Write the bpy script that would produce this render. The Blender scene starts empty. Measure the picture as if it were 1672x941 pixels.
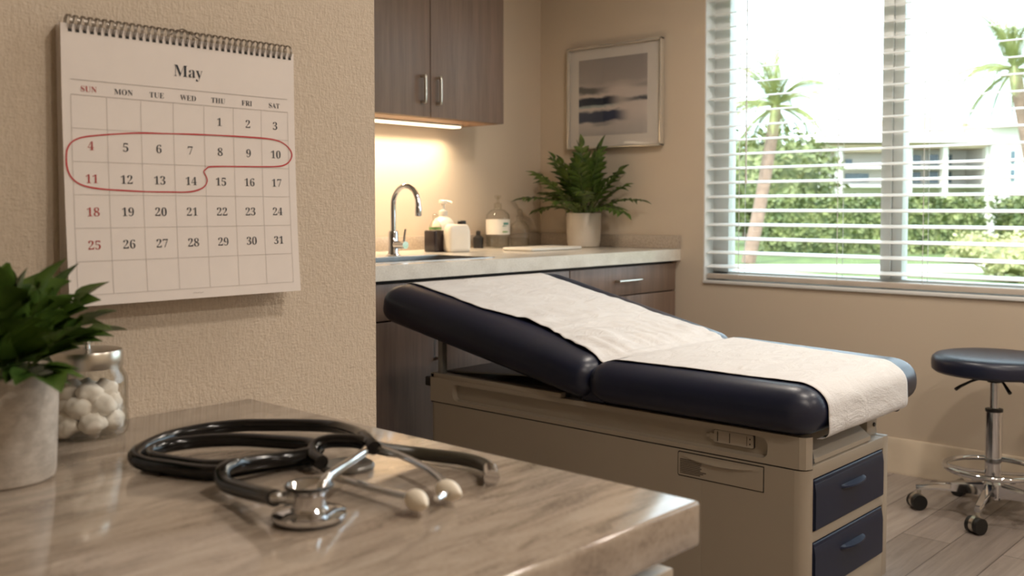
import bpy, bmesh, math, random
from mathutils import Vector, Matrix, noise

# ------------------------------------------------------------------ camera, sky, lights, exposure
sc = bpy.context.scene
COL = sc.collection
EYE = Vector((0.0, 0.0, 1.18))
YAW, PITCH, FPX = math.radians(42.3), math.radians(2.3), 1628.0
cam_d = bpy.data.cameras.new('camera')
cam = bpy.data.objects.new('camera', cam_d); COL.objects.link(cam)
cam_d.sensor_fit = 'HORIZONTAL'; cam_d.sensor_width = 36.0
cam_d.lens = FPX / 1672.0 * 36.0
cam_d.shift_y = -65.0 / 1672.0
cam_d.clip_start = 0.02; cam_d.clip_end = 500
cam.location = EYE
F0 = Vector((math.cos(YAW), math.sin(YAW), 0)); RGT = Vector((math.sin(YAW), -math.cos(YAW), 0))
fw = F0 * math.cos(PITCH) + Vector((0, 0, -math.sin(PITCH)))
cam.rotation_euler = fw.to_track_quat('-Z', 'Y').to_euler()
cam_d.dof.use_dof = True
cam_d.dof.focus_distance = 1.95
cam_d.dof.aperture_fstop = 6.2
sc.camera = cam

sc.view_settings.view_transform = 'Standard'
sc.view_settings.look = 'None'
sc.view_settings.gamma = 1.0
sc.view_settings.use_curve_mapping = False
sc.view_settings.exposure = 0.0

SKY = (0.74, 0.89, 1.0)
SKY_STRENGTH = 4.6
world = bpy.data.worlds.new('sky'); sc.world = world
world.use_nodes = True
bgn = world.node_tree.nodes['Background']
bgn.inputs[0].default_value = (*SKY, 1); bgn.inputs[1].default_value = SKY_STRENGTH

def add_light(name, kind, loc, energy, color, direction=None, **kw):
    d = bpy.data.lights.new(name, kind); d.energy = energy; d.color = color
    for k, v in kw.items(): setattr(d, k, v)
    o = bpy.data.objects.new(name, d); COL.objects.link(o); o.location = loc
    if direction is not None: o.rotation_euler = Vector(direction).to_track_quat('-Z', 'Y').to_euler()
    return o

add_light('sun', 'SUN', (0, 0, 10), 4.2, (1.0, 0.93, 0.82), direction=(0.62, 0.18, -0.80), angle=0.01)
WARM = (1.0, 0.90, 0.79)
for i, (x, y) in enumerate([(1.15, -0.15), (2.4, 0.7), (3.25, 1.9), (3.6, 0.4), (0.9, -1.2), (2.7, -1.2)]):
    add_light('ceiling_downlight', 'AREA', (x, y, 2.585), 15.0, WARM, direction=(0, 0, -1), shape='DISK', size=0.16)
pt = add_light('window_portal', 'AREA', (4.60, 0.90, 1.575), 1.0, (1, 1, 1), direction=(-1, 0, 0), shape='RECTANGLE', size=3.6, size_y=1.55)
pt.data.cycles.is_portal = True
sc.cycles.use_denoising = True
sc.cycles.max_bounces = 10
sc.cycles.transparent_max_bounces = 24
sc.cycles.sample_clamp_indirect = 6.0
sc.cycles.caustics_reflective = False
sc.cycles.caustics_refractive = False

# ------------------------------------------------------------------ mesh building
class MB:
    def __init__(s): s.v = []; s.f = []
    def add(s, vs, fs):
        b = len(s.v); s.v += [tuple(v) for v in vs]; s.f += [tuple(i + b for i in f) for f in fs]; return s
    def add_bm(s, bm):
        bm.verts.index_update(); s.add([v.co.copy() for v in bm.verts], [[v.index for v in f.verts] for f in bm.faces]); bm.free(); return s
    def box(s, x0, x1, y0, y1, z0, z1, bev=0.0, seg=2, rot=None):
        bm = bmesh.new(); bmesh.ops.create_cube(bm, size=1)
        c = Vector(((x0+x1)/2, (y0+y1)/2, (z0+z1)/2))
        for v in bm.verts: v.co = Vector((v.co.x*(x1-x0), v.co.y*(y1-y0), v.co.z*(z1-z0)))
        if bev > 0: bmesh.ops.bevel(bm, geom=list(bm.edges), offset=bev, segments=seg, affect='EDGES', profile=0.5)
        for v in bm.verts: v.co = (rot @ v.co if rot else v.co) + c
        return s.add_bm(bm)
    def lathe(s, cx, cy, prof, n=40, z0=0.0, caps=True):
        vs = []; fs = []
        for r, z in prof:
            for k in range(n):
                a = 2*math.pi*k/n; vs.append((cx + r*math.cos(a), cy + r*math.sin(a), z0 + z))
        for i in range(len(prof)-1):
            for k in range(n):
                k2 = (k+1) % n; fs.append((i*n+k, i*n+k2, (i+1)*n+k2, (i+1)*n+k))
        if caps and prof[0][0] > 1e-6: fs.append(tuple(range(n-1, -1, -1)))
        if caps and prof[-1][0] > 1e-6: fs.append(tuple((len(prof)-1)*n + k for k in range(n)))
        return s.add(vs, fs)
    def tube(s, pts, rad, n=12, closed=False):
        pts = [Vector(p) for p in pts]; m = len(pts)
        R = rad if callable(rad) else (lambda t: rad)
        tang = []
        for i in range(m):
            a = pts[(i-1) % m] if closed or i > 0 else pts[i]; b = pts[(i+1) % m] if closed or i < m-1 else pts[i]
            tang.append((b-a).normalized())
        ref = Vector((0, 0, 1)) if abs(tang[0].z) < 0.9 else Vector((1, 0, 0))
        u = tang[0].cross(ref).normalized(); vs = []; fs = []
        for i in range(m):
            u = (u - tang[i]*u.dot(tang[i])).normalized(); w = tang[i].cross(u); r = R(i/(m-1))
            for k in range(n):
                a = 2*math.pi*k/n; vs.append(pts[i] + (u*math.cos(a) + w*math.sin(a))*r)
        L = m if closed else m-1
        for i in range(L):
            j = (i+1) % m
            for k in range(n):
                k2 = (k+1) % n; fs.append((i*n+k, i*n+k2, j*n+k2, j*n+k))
        if not closed:
            fs.append(tuple(range(n-1, -1, -1))); fs.append(tuple((m-1)*n+k for k in range(n)))
        return s.add(vs, fs)
    def cyl(s, p0, p1, r0, r1=None, n=20):
        r1 = r0 if r1 is None else r1
        return s.tube([p0, p1], lambda t: r0 + (r1-r0)*t, n)
    def prism(s, pts, axis, a0, a1):
        # polygon pts (2D) extruded along an axis
        def P(p, a):
            return {'x': (a, p[0], p[1]), 'y': (p[0], a, p[1]), 'z': (p[0], p[1], a)}[axis]
        n = len(pts); vs = [P(p, a0) for p in pts] + [P(p, a1) for p in pts]
        fs = [tuple(range(n)), tuple(range(2*n-1, n-1, -1))] + [(i, i+n, (i+1) % n + n, (i+1) % n) for i in range(n)]
        return s.add(vs, fs)
    def ico(s, c, r, sub=2, jit=0.0, sc=(1, 1, 1), seed=0):
        bm = bmesh.new(); bmesh.ops.create_icosphere(bm, subdivisions=sub, radius=1)
        for v in bm.verts:
            d = 1 + jit*noise.noise(v.co*1.9 + Vector((seed*7.3, seed*3.1, seed)))
            v.co = Vector((v.co.x*sc[0], v.co.y*sc[1], v.co.z*sc[2]))*r*d + Vector(c)
        return s.add_bm(bm)
    def cushion(s, x0, x1, y0, y1, z0, z1, rx, ry, rz, nx=26, ny=40, nz=12, fn=None):
        c = Vector(((x0+x1)/2, (y0+y1)/2, (z0+z1)/2)); hx, hy, hz = (x1-x0)/2, (y1-y0)/2, (z1-z0)/2
        def samples(h, r, n):
            # denser in the rounded ends
            out = [-h + r*(1-math.cos(math.pi/2*i/6)) for i in range(6)]
            k = max(2, n-12); out += [-h + r + (2*h-2*r)*i/k for i in range(k+1)]
            out += [h - r*(1-math.cos(math.pi/2*(5-i)/6)) for i in range(6)]
            return out
        X, Y, Z = samples(hx, rx, nx), samples(hy, ry, ny), samples(hz, min(rz, hz*0.98), nz+4)
        idx = {}; vs = []; fs = []
        def vert(i, j, k):
            key = (i, j, k)
            if key not in idx:
                p = Vector((X[i], Y[j], Z[k])); inn = Vector((max(-hx+rx, min(hx-rx, p.x)), max(-hy+ry, min(hy-ry, p.y)), max(-hz+rz, min(hz-rz, p.z))))
                d = p - inn; e = Vector((d.x/rx, d.y/ry, d.z/rz))
                # map the corner cube onto a rounded corner
                m = max(abs(e.x), abs(e.y), abs(e.z))
                if e.length > 1e-9: e = e.normalized()*m
                q = inn + Vector((e.x*rx, e.y*ry, e.z*rz)) + c
                idx[key] = len(vs); vs.append(fn(q) if fn else q)
            return idx[key]
        a, b, d_ = len(X)-1, len(Y)-1, len(Z)-1
        for i in range(a):
            for j in range(b):
                fs.append((vert(i, j, 0), vert(i, j+1, 0), vert(i+1, j+1, 0), vert(i+1, j, 0)))
                fs.append((vert(i, j, d_), vert(i+1, j, d_), vert(i+1, j+1, d_), vert(i, j+1, d_)))
        for i in range(a):
            for k in range(d_):
                fs.append((vert(i, 0, k), vert(i+1, 0, k), vert(i+1, 0, k+1), vert(i, 0, k+1)))
                fs.append((vert(i, b, k), vert(i, b, k+1), vert(i+1, b, k+1), vert(i+1, b, k)))
        for j in range(b):
            for k in range(d_):
                fs.append((vert(0, j, k), vert(0, j, k+1), vert(0, j+1, k+1), vert(0, j+1, k)))
                fs.append((vert(a, j, k), vert(a, j+1, k), vert(a, j+1, k+1), vert(a, j, k+1)))
        return s.add(vs, fs)
    def leaf(s, base, d, up, L, w, droop=0.3, fold=0.25, n=6):
        d = Vector(d).normalized(); up = Vector(up); side = d.cross(up)
        if side.length < 1e-4: side = d.cross(Vector((1, 0, 0)))
        side.normalize(); up = side.cross(d).normalized()
        p = Vector(base); vs = []; fs = []; cur = d.copy()
        for i in range(n+1):
            t = i/n; ww = w*math.sin(math.pi*min(1, t**0.75))*0.5 if 0 < t < 1 else 0.0006
            vs += [p - side*ww + up*ww*fold*2, p, p + side*ww + up*ww*fold*2]
            cur = (cur - up*droop/n).normalized(); p = p + cur*(L/n)
        for i in range(n):
            a = i*3; fs += [(a, a+1, a+4, a+3), (a+1, a+2, a+5, a+4)]
        return s.add(vs, fs)

WPOS = {}
def _origin(o): return WPOS[o.name] if o is not None else Vector((0, 0, 0))

def build(name, mb, mat, parent=None, base=None, smooth=35, label=None):
    me = bpy.data.meshes.new(name)
    org = Vector(base) if (parent is None and base is not None) else _origin(parent)
    me.from_pydata([Vector(v) - org for v in mb.v], [], mb.f)
    bm = bmesh.new(); bm.from_mesh(me)
    bmesh.ops.recalc_face_normals(bm, faces=bm.faces)
    if smooth:
        lim = math.radians(smooth)
        for f in bm.faces: f.smooth = True
        for e in bm.edges:
            if len(e.link_faces) == 2 and e.calc_face_angle(0) > lim: e.smooth = False
    bm.to_mesh(me); bm.free()
    o = bpy.data.objects.new(name, me); COL.objects.link(o)
    if isinstance(mat, (list, tuple)):
        for m in mat: me.materials.append(m)
    elif mat: me.materials.append(mat)
    if parent is not None: o.parent = parent
    elif base is not None: o.location = base
    WPOS[o.name] = org
    if label: o['label'] = label
    return o

def thing(name, label, cat, loc, group=None):
    o = bpy.data.objects.new(name, None); COL.objects.link(o); o.location = loc
    o.empty_display_size = 0.05
    WPOS[o.name] = Vector(loc); o['label'] = label; o['category'] = cat
    if group: o['group'] = group
    return o

def tag(o, label, cat, group=None, kind=None):
    o['label'] = label; o['category'] = cat
    if group: o['group'] = group
    if kind: o['kind'] = kind
    return o

def struct(name, mb, mat, parent=None, base=None, smooth=35):
    o = build(name, mb, mat, parent, base, smooth)
    if parent is None: o['kind'] = 'structure'
    return o

def crom(pts, k=8, closed=False):
    P = [Vector(p) for p in pts]; n = len(P); out = []
    for i in range(n if closed else n-1):
        if closed: a, b, c, d = P[(i-1) % n], P[i], P[(i+1) % n], P[(i+2) % n]
        else: a, b, c, d = P[max(0, i-1)], P[i], P[i+1], P[min(n-1, i+2)]
        for j in range(k):
            t = j/k; out.append(0.5*((2*b) + (c-a)*t + (2*a-5*b+4*c-d)*t*t + (3*b-a-3*c+d)*t*t*t))
    if not closed: out.append(P[-1])
    return out

# ------------------------------------------------------------------ materials
def lin(c): return tuple((x/12.92 if x <= 0.04045 else ((x+0.055)/1.055)**2.4) for x in [v/255 for v in c])
class NT:
    def __init__(s, name):
        s.m = bpy.data.materials.new(name); s.m.use_nodes = True; s.t = s.m.node_tree
        s.b = s.t.nodes['Principled BSDF']; s.out = s.t.nodes['Material Output']
    def n(s, typ, **kw):
        nd = s.t.nodes.new(typ)
        for k, v in kw.items():
            if k in nd.inputs.keys(): 
                if isinstance(v, bpy.types.NodeSocket): s.t.links.new(v, nd.inputs[k])
                else: nd.inputs[k].default_value = v
            else: setattr(nd, k, v)
        return nd
    def link(s, a, b): s.t.links.new(a, b)
    def math(s, op, a, b=0.0, c=None):
        nd = s.t.nodes.new('ShaderNodeMath'); nd.operation = op
        for i, v in enumerate((a, b, c)):
            if v is None: continue
            if isinstance(v, bpy.types.NodeSocket): s.t.links.new(v, nd.inputs[i])
            else: nd.inputs[i].default_value = v
        return nd.outputs[0]
    def coords(s, scale=(1, 1, 1), rot=(0, 0, 0), kind='Object'):
        tc = s.t.nodes.new('ShaderNodeTexCoord'); mp = s.t.nodes.new('ShaderNodeMapping')
        mp.inputs['Scale'].default_value = scale; mp.inputs['Rotation'].default_value = rot
        s.link(tc.outputs[kind], mp.inputs[0]); return mp.outputs[0]
    def ramp(s, fac, stops):
        r = s.t.nodes.new('ShaderNodeValToRGB'); e = r.color_ramp.elements
        while len(e) < len(stops): e.new(0.5)
        for el, (p, c) in zip(e, stops): el.position = p; el.color = (*c, 1)
        s.link(fac, r.inputs[0]); return r.outputs[0]
    def mixc(s, fac, a, b):
        nd = s.t.nodes.new('ShaderNodeMix'); nd.data_type = 'RGBA'
        for i, v in ((0, fac), (6, a), (7, b)):
            if isinstance(v, bpy.types.NodeSocket): s.link(v, nd.inputs[i])
            else: nd.inputs[i].default_value = v if i == 0 else (*v, 1)
        return nd.outputs[2]
    def bump(s, h, strength=0.2, dist=0.002):
        b = s.t.nodes.new('ShaderNodeBump'); b.inputs['Strength'].default_value = strength; b.inputs['Distance'].default_value = dist
        s.link(h, b.inputs['Height']); s.link(b.outputs[0], s.b.inputs['Normal'])
    def set(s, **kw):
        for k, v in kw.items():
            k = k.replace('_', ' ')
            if isinstance(v, bpy.types.NodeSocket): s.link(v, s.b.inputs[k])
            else: s.b.inputs[k].default_value = (*v, 1) if isinstance(v, tuple) and len(v) == 3 else v
        return s

def plain(name, rgb, rough=0.5, metal=0.0, var=0.06, scale=8.0, bump=0.0, **kw):
    t = NT(name); c = lin(rgb)
    nz = t.n('ShaderNodeTexNoise', Vector=t.coords(), Scale=scale, Detail=4.0)
    col = t.ramp(nz.outputs['Fac'], [(0.3, tuple(x*(1-var) for x in c)), (0.7, tuple(min(1, x*(1+var)) for x in c))])
    t.set(Base_Color=col, Roughness=rough, Metallic=metal, **kw)
    if bump: t.bump(nz.outputs['Fac'], bump, 0.001)
    return t.m

def glass(name, tint=(1, 1, 1), edge=(0.55, 0.58, 0.56), rough=0.0, refl=1.0):
    t = NT(name); t.t.nodes.remove(t.b)
    lw = t.n('ShaderNodeLayerWeight', Blend=0.35)
    col = t.mixc(t.math('POWER', lw.outputs['Facing'], 2.2), tint, edge)
    tr = t.n('ShaderNodeBsdfTransparent'); t.link(col, tr.inputs[0])
    gl = t.n('ShaderNodeBsdfGlossy', Roughness=rough)
    fc_ = t.n('ShaderNodeLayerWeight', Blend=0.5)
    fr = t.math('ADD', t.math('MULTIPLY', t.math('POWER', fc_.outputs['Facing'], 5.0), 0.90), 0.04)
    mx = t.n('ShaderNodeMixShader'); t.link(t.math('MULTIPLY', fr, refl), mx.inputs[0]); t.link(tr.outputs[0], mx.inputs[1]); t.link(gl.outputs[0], mx.inputs[2])
    t.link(mx.outputs[0], t.out.inputs[0]); return t.m

def wood(name, dark, light, rough=0.45):
    t = NT(name)
    n1 = t.n('ShaderNodeTexNoise', Vector=t.coords((28, 28, 1.6)), Scale=1.0, Detail=6.0, Roughness=0.6)
    n2 = t.n('ShaderNodeTexNoise', Vector=t.coords((160, 160, 5)), Scale=1.0, Detail=2.0)
    f = t.math('ADD', t.math('MULTIPLY', n1.outputs['Fac'], 0.65), t.math('MULTIPLY', n2.outputs['Fac'], 0.35))
    t.set(Base_Color=t.ramp(f, [(0.32, lin(dark)), (0.68, lin(light))]), Roughness=rough)
    t.bump(f, 0.08, 0.001); return t.m

M = {}
def mat_paint():
    t = NT('beige_paint')
    nz = t.n('ShaderNodeTexNoise', Vector=t.coords(), Scale=140.0, Detail=3.0)
    big = t.n('ShaderNodeTexNoise', Vector=t.coords(), Scale=1.2, Detail=2.0)
    t.set(Base_Color=t.ramp(big.outputs['Fac'], [(0.3, lin((205, 189, 169))), (0.7, lin((210, 195, 176)))]), Roughness=0.75)
    t.bump(nz.outputs['Fac'], 0.06, 0.001); return t.m
M['paint'] = mat_paint()
def mat_fabric_wall():
    t = NT('woven_wallcovering')
    a = t.n('ShaderNodeTexNoise', Vector=t.coords((250, 250, 80)), Scale=1.0, Detail=3.0, Roughness=0.6)
    b = t.n('ShaderNodeTexNoise', Vector=t.coords((80, 80, 320)), Scale=1.0, Detail=3.0, Roughness=0.6)
    c = t.n('ShaderNodeTexNoise', Vector=t.coords((300, 300, 300)), Scale=1.0, Detail=4.0)
    h = t.math('ADD', t.math('ADD', t.math('MULTIPLY', a.outputs['Fac'], 0.5), t.math('MULTIPLY', b.outputs['Fac'], 0.3)), t.math('MULTIPLY', c.outputs['Fac'], 0.35))
    t.set(Base_Color=t.ramp(h, [(0.40, lin((197, 181, 162))), (0.72, lin((209, 194, 176)))]), Roughness=0.8)
    t.bump(h, 0.8, 0.0035); return t.m
M['fabric_wall'] = mat_fabric_wall()
M['ceiling'] = plain('ceiling_white', (228, 220, 206), 0.85)
M['trim'] = plain('trim_cream', (214, 198, 176), 0.45)
M['white_frame'] = plain('window_white', (232, 232, 230), 0.4, var=0.02)
M['slat'] = plain('blind_white', (240, 240, 238), 0.4, var=0.02)
M['cord'] = plain('cord_white', (225, 222, 215), 0.8)
def mat_floor():
    t = NT('plank_floor')
    v = t.coords((1, 1, 1))
    br = t.n('ShaderNodeTexBrick', Vector=v, Scale=1.0); br.offset = 0.37; br.offset_frequency = 2
    br.inputs['Brick Width'].default_value = 1.2; br.inputs['Row Height'].default_value = 0.17; br.inputs['Mortar Size'].default_value = 0.0016
    br.inputs['Color1'].default_value = (0.0, 0.0, 0.0, 1); br.inputs['Color2'].default_value = (1, 1, 1, 1); br.inputs['Mortar'].default_value = (0.2, 0.2, 0.2, 1)
    br.inputs['Bias'].default_value = 0.0
    g = t.n('ShaderNodeTexNoise', Vector=t.coords((2.2, 34, 1)), Scale=1.0, Detail=7.0, Roughness=0.65, Distortion=0.6)
    f = t.math('ADD', t.math('MULTIPLY', g.outputs['Fac'], 0.62), t.math('MULTIPLY', br.outputs['Color'], 0.36))
    col = t.ramp(f, [(0.2, lin((98, 88, 82))), (0.5, lin((142, 130, 122))), (0.8, lin((178, 166, 157)))])
    col = t.mixc(br.outputs['Fac'], col, lin((66, 56, 50)))
    t.set(Base_Color=col, Roughness=0.42); t.bump(g.outputs['Fac'], 0.06, 0.001); return t.m
M['floor'] = mat_floor()
M['wood'] = wood('taupe_laminate', (106, 87, 76), (134, 112, 99))
M['wood_dark'] = plain('cabinet_recess', (60, 50, 45), 0.7)
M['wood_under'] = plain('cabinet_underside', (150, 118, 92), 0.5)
def mat_quartz():
    t = NT('quartz_top')
    n1 = t.n('ShaderNodeTexNoise', Vector=t.coords(), Scale=160.0, Detail=3.0)
    n2 = t.n('ShaderNodeTexNoise', Vector=t.coords(), Scale=14.0, Detail=5.0)
    f = t.math('ADD', t.math('MULTIPLY', n1.outputs['Fac'], 0.5), t.math('MULTIPLY', n2.outputs['Fac'], 0.5))
    t.set(Base_Color=t.ramp(f, [(0.36, lin((206, 198, 187))), (0.62, lin((228, 222, 212)))]), Roughness=0.16); return t.m
M['quartz'] = mat_quartz()
def mat_splash():  # greige stone, its colour also darkened for the shade along the wall
    t = NT('greige_stone_shaded')
    n1 = t.n('ShaderNodeTexNoise', Vector=t.coords(), Scale=120.0, Detail=3.0)
    t.set(Base_Color=t.ramp(n1.outputs['Fac'], [(0.36, lin((166, 152, 137))), (0.64, lin((188, 175, 160)))]), Roughness=0.3); return t.m
M['splash'] = mat_splash()
def mat_marble():
    t = NT('desk_marble')
    ro = (0, 0, math.radians(-10))
    w = t.n('ShaderNodeTexNoise', Vector=t.coords((7, 34, 14), ro), Scale=1.0, Detail=8.0, Roughness=0.62, Distortion=1.1)
    b = t.n('ShaderNodeTexNoise', Vector=t.coords((2.2, 9, 5), ro), Scale=1.0, Detail=5.0, Distortion=1.6)
    s = t.n('ShaderNodeTexNoise', Vector=t.coords(), Scale=240.0, Detail=2.0)
    vein = t.math('ABSOLUTE', t.math('SUBTRACT', b.outputs['Fac'], 0.5))
    vein = t.math('SUBTRACT', 1.0, t.math('SMOOTH_MIN', t.math('MULTIPLY', vein, 16.0), 1.0, 0.2))
    f = t.math('ADD', t.math('MULTIPLY', w.outputs['Fac'], 0.8), t.math('MULTIPLY', s.outputs['Fac'], 0.2))
    col = t.ramp(f, [(0.36, lin((132, 118, 105))), (0.46, lin((162, 147, 132))), (0.60, lin((178, 164, 149)))])
    col = t.mixc(t.math('MULTIPLY', t.math('MAXIMUM', vein, 0.0), 0.35), col, lin((112, 98, 86)))
    t.set(Base_Color=col, Roughness=0.10); return t.m
M['marble'] = mat_marble()
M['desk_white'] = plain('desk_cabinet_beige', (196, 180, 160), 0.4)
M['steel'] = plain('brushed_steel', (190, 190, 190), 0.24, 1.0, var=0.04, scale=30)
M['chrome'] = plain('chrome', (215, 215, 218), 0.08, 1.0, var=0.02)
M['nickel'] = plain('satin_nickel', (205, 200, 190), 0.28, 1.0, var=0.02)
M['silver_frame'] = plain('silver_frame', (226, 218, 206), 0.25, 0.6, var=0.03)
M['enamel'] = plain('beige_enamel', (166, 154, 138), 0.4, var=0.03, scale=3)
M['enamel_dark'] = plain('shadow_gap_brown', (46, 40, 34), 0.7)
M['grey_plate'] = plain('grey_painted_steel', (128, 126, 122), 0.35, 0.3)
def mat_vinyl():
    t = NT('navy_vinyl')
    n1 = t.n('ShaderNodeTexNoise', Vector=t.coords(), Scale=420.0, Detail=2.0)
    n2 = t.n('ShaderNodeTexNoise', Vector=t.coords((5, 5, 5)), Scale=1.0, Detail=2.0)
    t.set(Base_Color=t.ramp(n2.outputs['Fac'], [(0.3, lin((19, 25, 46))), (0.7, lin((23, 29, 53)))]), Roughness=0.36, Specular_IOR_Level=0.6)
    h = t.math('ADD', t.math('MULTIPLY', n1.outputs['Fac'], 0.12), n2.outputs['Fac'])
    t.bump(h, 0.10, 0.004); return t.m
M['vinyl'] = mat_vinyl()
M['navy'] = plain('navy_drawer', (17, 26, 50), 0.42, Specular_IOR_Level=0.3, var=0.03)
def mat_paper():
    t = NT('crepe_paper')
    a = t.n('ShaderNodeTexNoise', Vector=t.coords((7, 16, 10)), Scale=1.0, Detail=6.0, Roughness=0.6, Distortion=1.2)
    b = t.n('ShaderNodeTexNoise', Vector=t.coords((120, 500, 300)), Scale=1.0, Detail=3.0)
    h = t.math('ADD', a.outputs['Fac'], t.math('MULTIPLY', b.outputs['Fac'], 0.12))
    t.set(Base_Color=t.ramp(a.outputs['Fac'], [(0.3, lin((212, 207, 204))), (0.7, lin((221, 217, 214)))]), Roughness=0.85)
    t.bump(h, 0.6, 0.014); return t.m
M['sheet'] = mat_paper()
M['page'] = plain('calendar_page', (230, 221, 215), 0.8, var=0.015, scale=30)
M['ink'] = plain('dark_ink', (40, 44, 52), 0.7)
M['ink_red'] = plain('red_ink', (168, 52, 52), 0.7)
M['pen_red'] = plain('red_pen', (186, 38, 44), 0.6)
M['rule'] = plain('grey_rule', (190, 182, 176), 0.8)
M['wire'] = plain('dark_wire', (150, 142, 134), 0.3, 1.0)
M['black_rubber'] = plain('black_rubber', (8, 8, 10), 0.16, var=0.1, Specular_IOR_Level=0.4)
M['olive_rubber'] = plain('olive_rubber', (52, 48, 38), 0.35, var=0.1)
M['black'] = plain('black_plastic', (22, 21, 21), 0.4)
M['ivory'] = plain('ivory_tip', (232, 222, 205), 0.35)
M['white_plastic'] = plain('white_plastic', (232, 224, 212), 0.35)
M['amber'] = plain('dark_liquid', (38, 30, 34), 0.25)
M['cap_clear'] = glass('clear_cap', (0.95, 0.94, 0.91), (0.75, 0.72, 0.66))
M['glass'] = glass('clear_glass', (0.985, 0.985, 0.975), (0.66, 0.65, 0.60))
M['pane'] = glass('window_glass', (0.97, 0.985, 0.98), (0.8, 0.86, 0.85), refl=0.8)
M['frame_glass'] = glass('picture_glass', (0.98, 0.98, 0.98), (0.9, 0.9, 0.9))
M['label_white'] = plain('label_white', (225, 220, 212), 0.6)
M['label_teal'] = plain('label_teal', (96, 150, 140), 0.6)
M['label_green'] = plain('label_green', (120, 160, 96), 0.6)
M['cotton'] = plain('cotton', (240, 234, 226), 0.95, var=0.03, scale=60, bump=0.6)
M['soil'] = plain('dark_soil', (38, 28, 22), 0.95, var=0.3, scale=90, bump=0.8)
def mat_concrete():
    t = NT('speckled_pot')
    a = t.n('ShaderNodeTexNoise', Vector=t.coords((60, 60, 110)), Scale=1.0, Detail=6.0, Roughness=0.7)
    t.set(Base_Color=t.ramp(a.outputs['Fac'], [(0.3, lin((158, 149, 140))), (0.65, lin((196, 188, 179)))]), Roughness=0.5)
    t.bump(a.outputs['Fac'], 0.1, 0.002); return t.m
M['pot'] = mat_concrete()
M['pot_white'] = plain('white_glazed_pot', (206, 196, 184), 0.35, var=0.03, scale=20)
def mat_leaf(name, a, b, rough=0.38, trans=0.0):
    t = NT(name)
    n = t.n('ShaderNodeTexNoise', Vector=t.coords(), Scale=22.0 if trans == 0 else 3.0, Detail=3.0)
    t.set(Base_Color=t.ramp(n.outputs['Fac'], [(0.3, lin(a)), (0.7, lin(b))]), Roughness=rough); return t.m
M['leaf'] = mat_leaf('green_leaf', (38, 64, 20), (92, 120, 46))
M['leaf_back'] = mat_leaf('deep_green_leaf', (44, 66, 24), (92, 114, 46))
M['stem'] = plain('green_stem', (84, 98, 48), 0.5)
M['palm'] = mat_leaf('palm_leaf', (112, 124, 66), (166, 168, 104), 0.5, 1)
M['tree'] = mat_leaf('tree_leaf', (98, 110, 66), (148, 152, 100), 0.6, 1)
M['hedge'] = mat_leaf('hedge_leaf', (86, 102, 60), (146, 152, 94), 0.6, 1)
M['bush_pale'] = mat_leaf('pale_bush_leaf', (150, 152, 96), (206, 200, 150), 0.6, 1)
M['trunk'] = plain('palm_trunk', (150, 124, 108), 0.9, var=0.2, scale=6)
M['lawn'] = plain('lawn_grass', (96, 112, 58), 0.9, var=0.35, scale=2.5)
M['path'] = plain('pale_path', (196, 190, 180), 0.9)
M['bld'] = plain('white_render', (226, 220, 212), 0.8, var=0.02, scale=0.4)
M['bld_beige'] = plain('beige_render', (206, 186, 160), 0.8)
M['roof'] = plain('pale_roof', (226, 216, 210), 0.8)
M['bld_glass'] = plain('far_window_glass', (92, 112, 122), 0.12)
M['hill'] = plain('dry_hill', (176, 156, 138), 0.95, var=0.15, scale=0.05)
def emit(name, col, s):
    t = NT(name); t.set(Base_Color=(0.9, 0.85, 0.78), Emission_Color=col, Emission_Strength=s); return t.m
M['led'] = emit('led_diffuser', (1.0, 0.82, 0.58), 2.6)

# ------------------------------------------------------------------ the room
XW, YB, XP, YP = 4.414, 3.791, 1.004, 1.201        # window wall, back wall, partition end, partition face
X0, Y0, H = -1.2, -2.0, 2.6
WY0, WY1, WZ0, WZ1 = -0.90, 2.695, 0.803, 2.35      # window opening
XO = 4.60
struct('floor', MB().box(X0-.1, XO, Y0-.1, YB+.1, -.06, 0), M['floor'])
struct('ceiling', MB().box(X0-.1, XO, Y0-.1, YB+.1, H, H+.06), M['ceiling'])
struct('wall_back', MB().box(X0-.1, XO, YB, YB+.1, 0, H), M['paint'])
struct('wall_front', MB().box(X0-.1, XO, Y0-.1, Y0, 0, H), M['paint'])
struct('wall_left', MB().box(X0-.1, X0, Y0, YB, 0, H), M['paint'])
struct('wall_partition', MB().box(X0, XP, YP, YP+.12, 0, H), M['fabric_wall'])
w = MB()
w.box(XW, XO, Y0, YB, 0, WZ0).box(XW, XO, Y0, YB, WZ1, H).box(XW, XO, Y0, WY0, WZ0, WZ1).box(XW, XO, WY1, YB, WZ0, WZ1)
struct('wall_right', w, M['paint'])
b = MB()
prof = [(XW, 0), (XW-.016, 0), (XW-.016, .012), (XW-.013, .02), (XW-.013, .105), (XW-.009, .118), (XW-.009, .15), (XW-.005, .157), (XW, .157)]
b.prism(prof, 'y', Y0, 2.86)
struct('baseboard_right', b, M['trim'])

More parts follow.
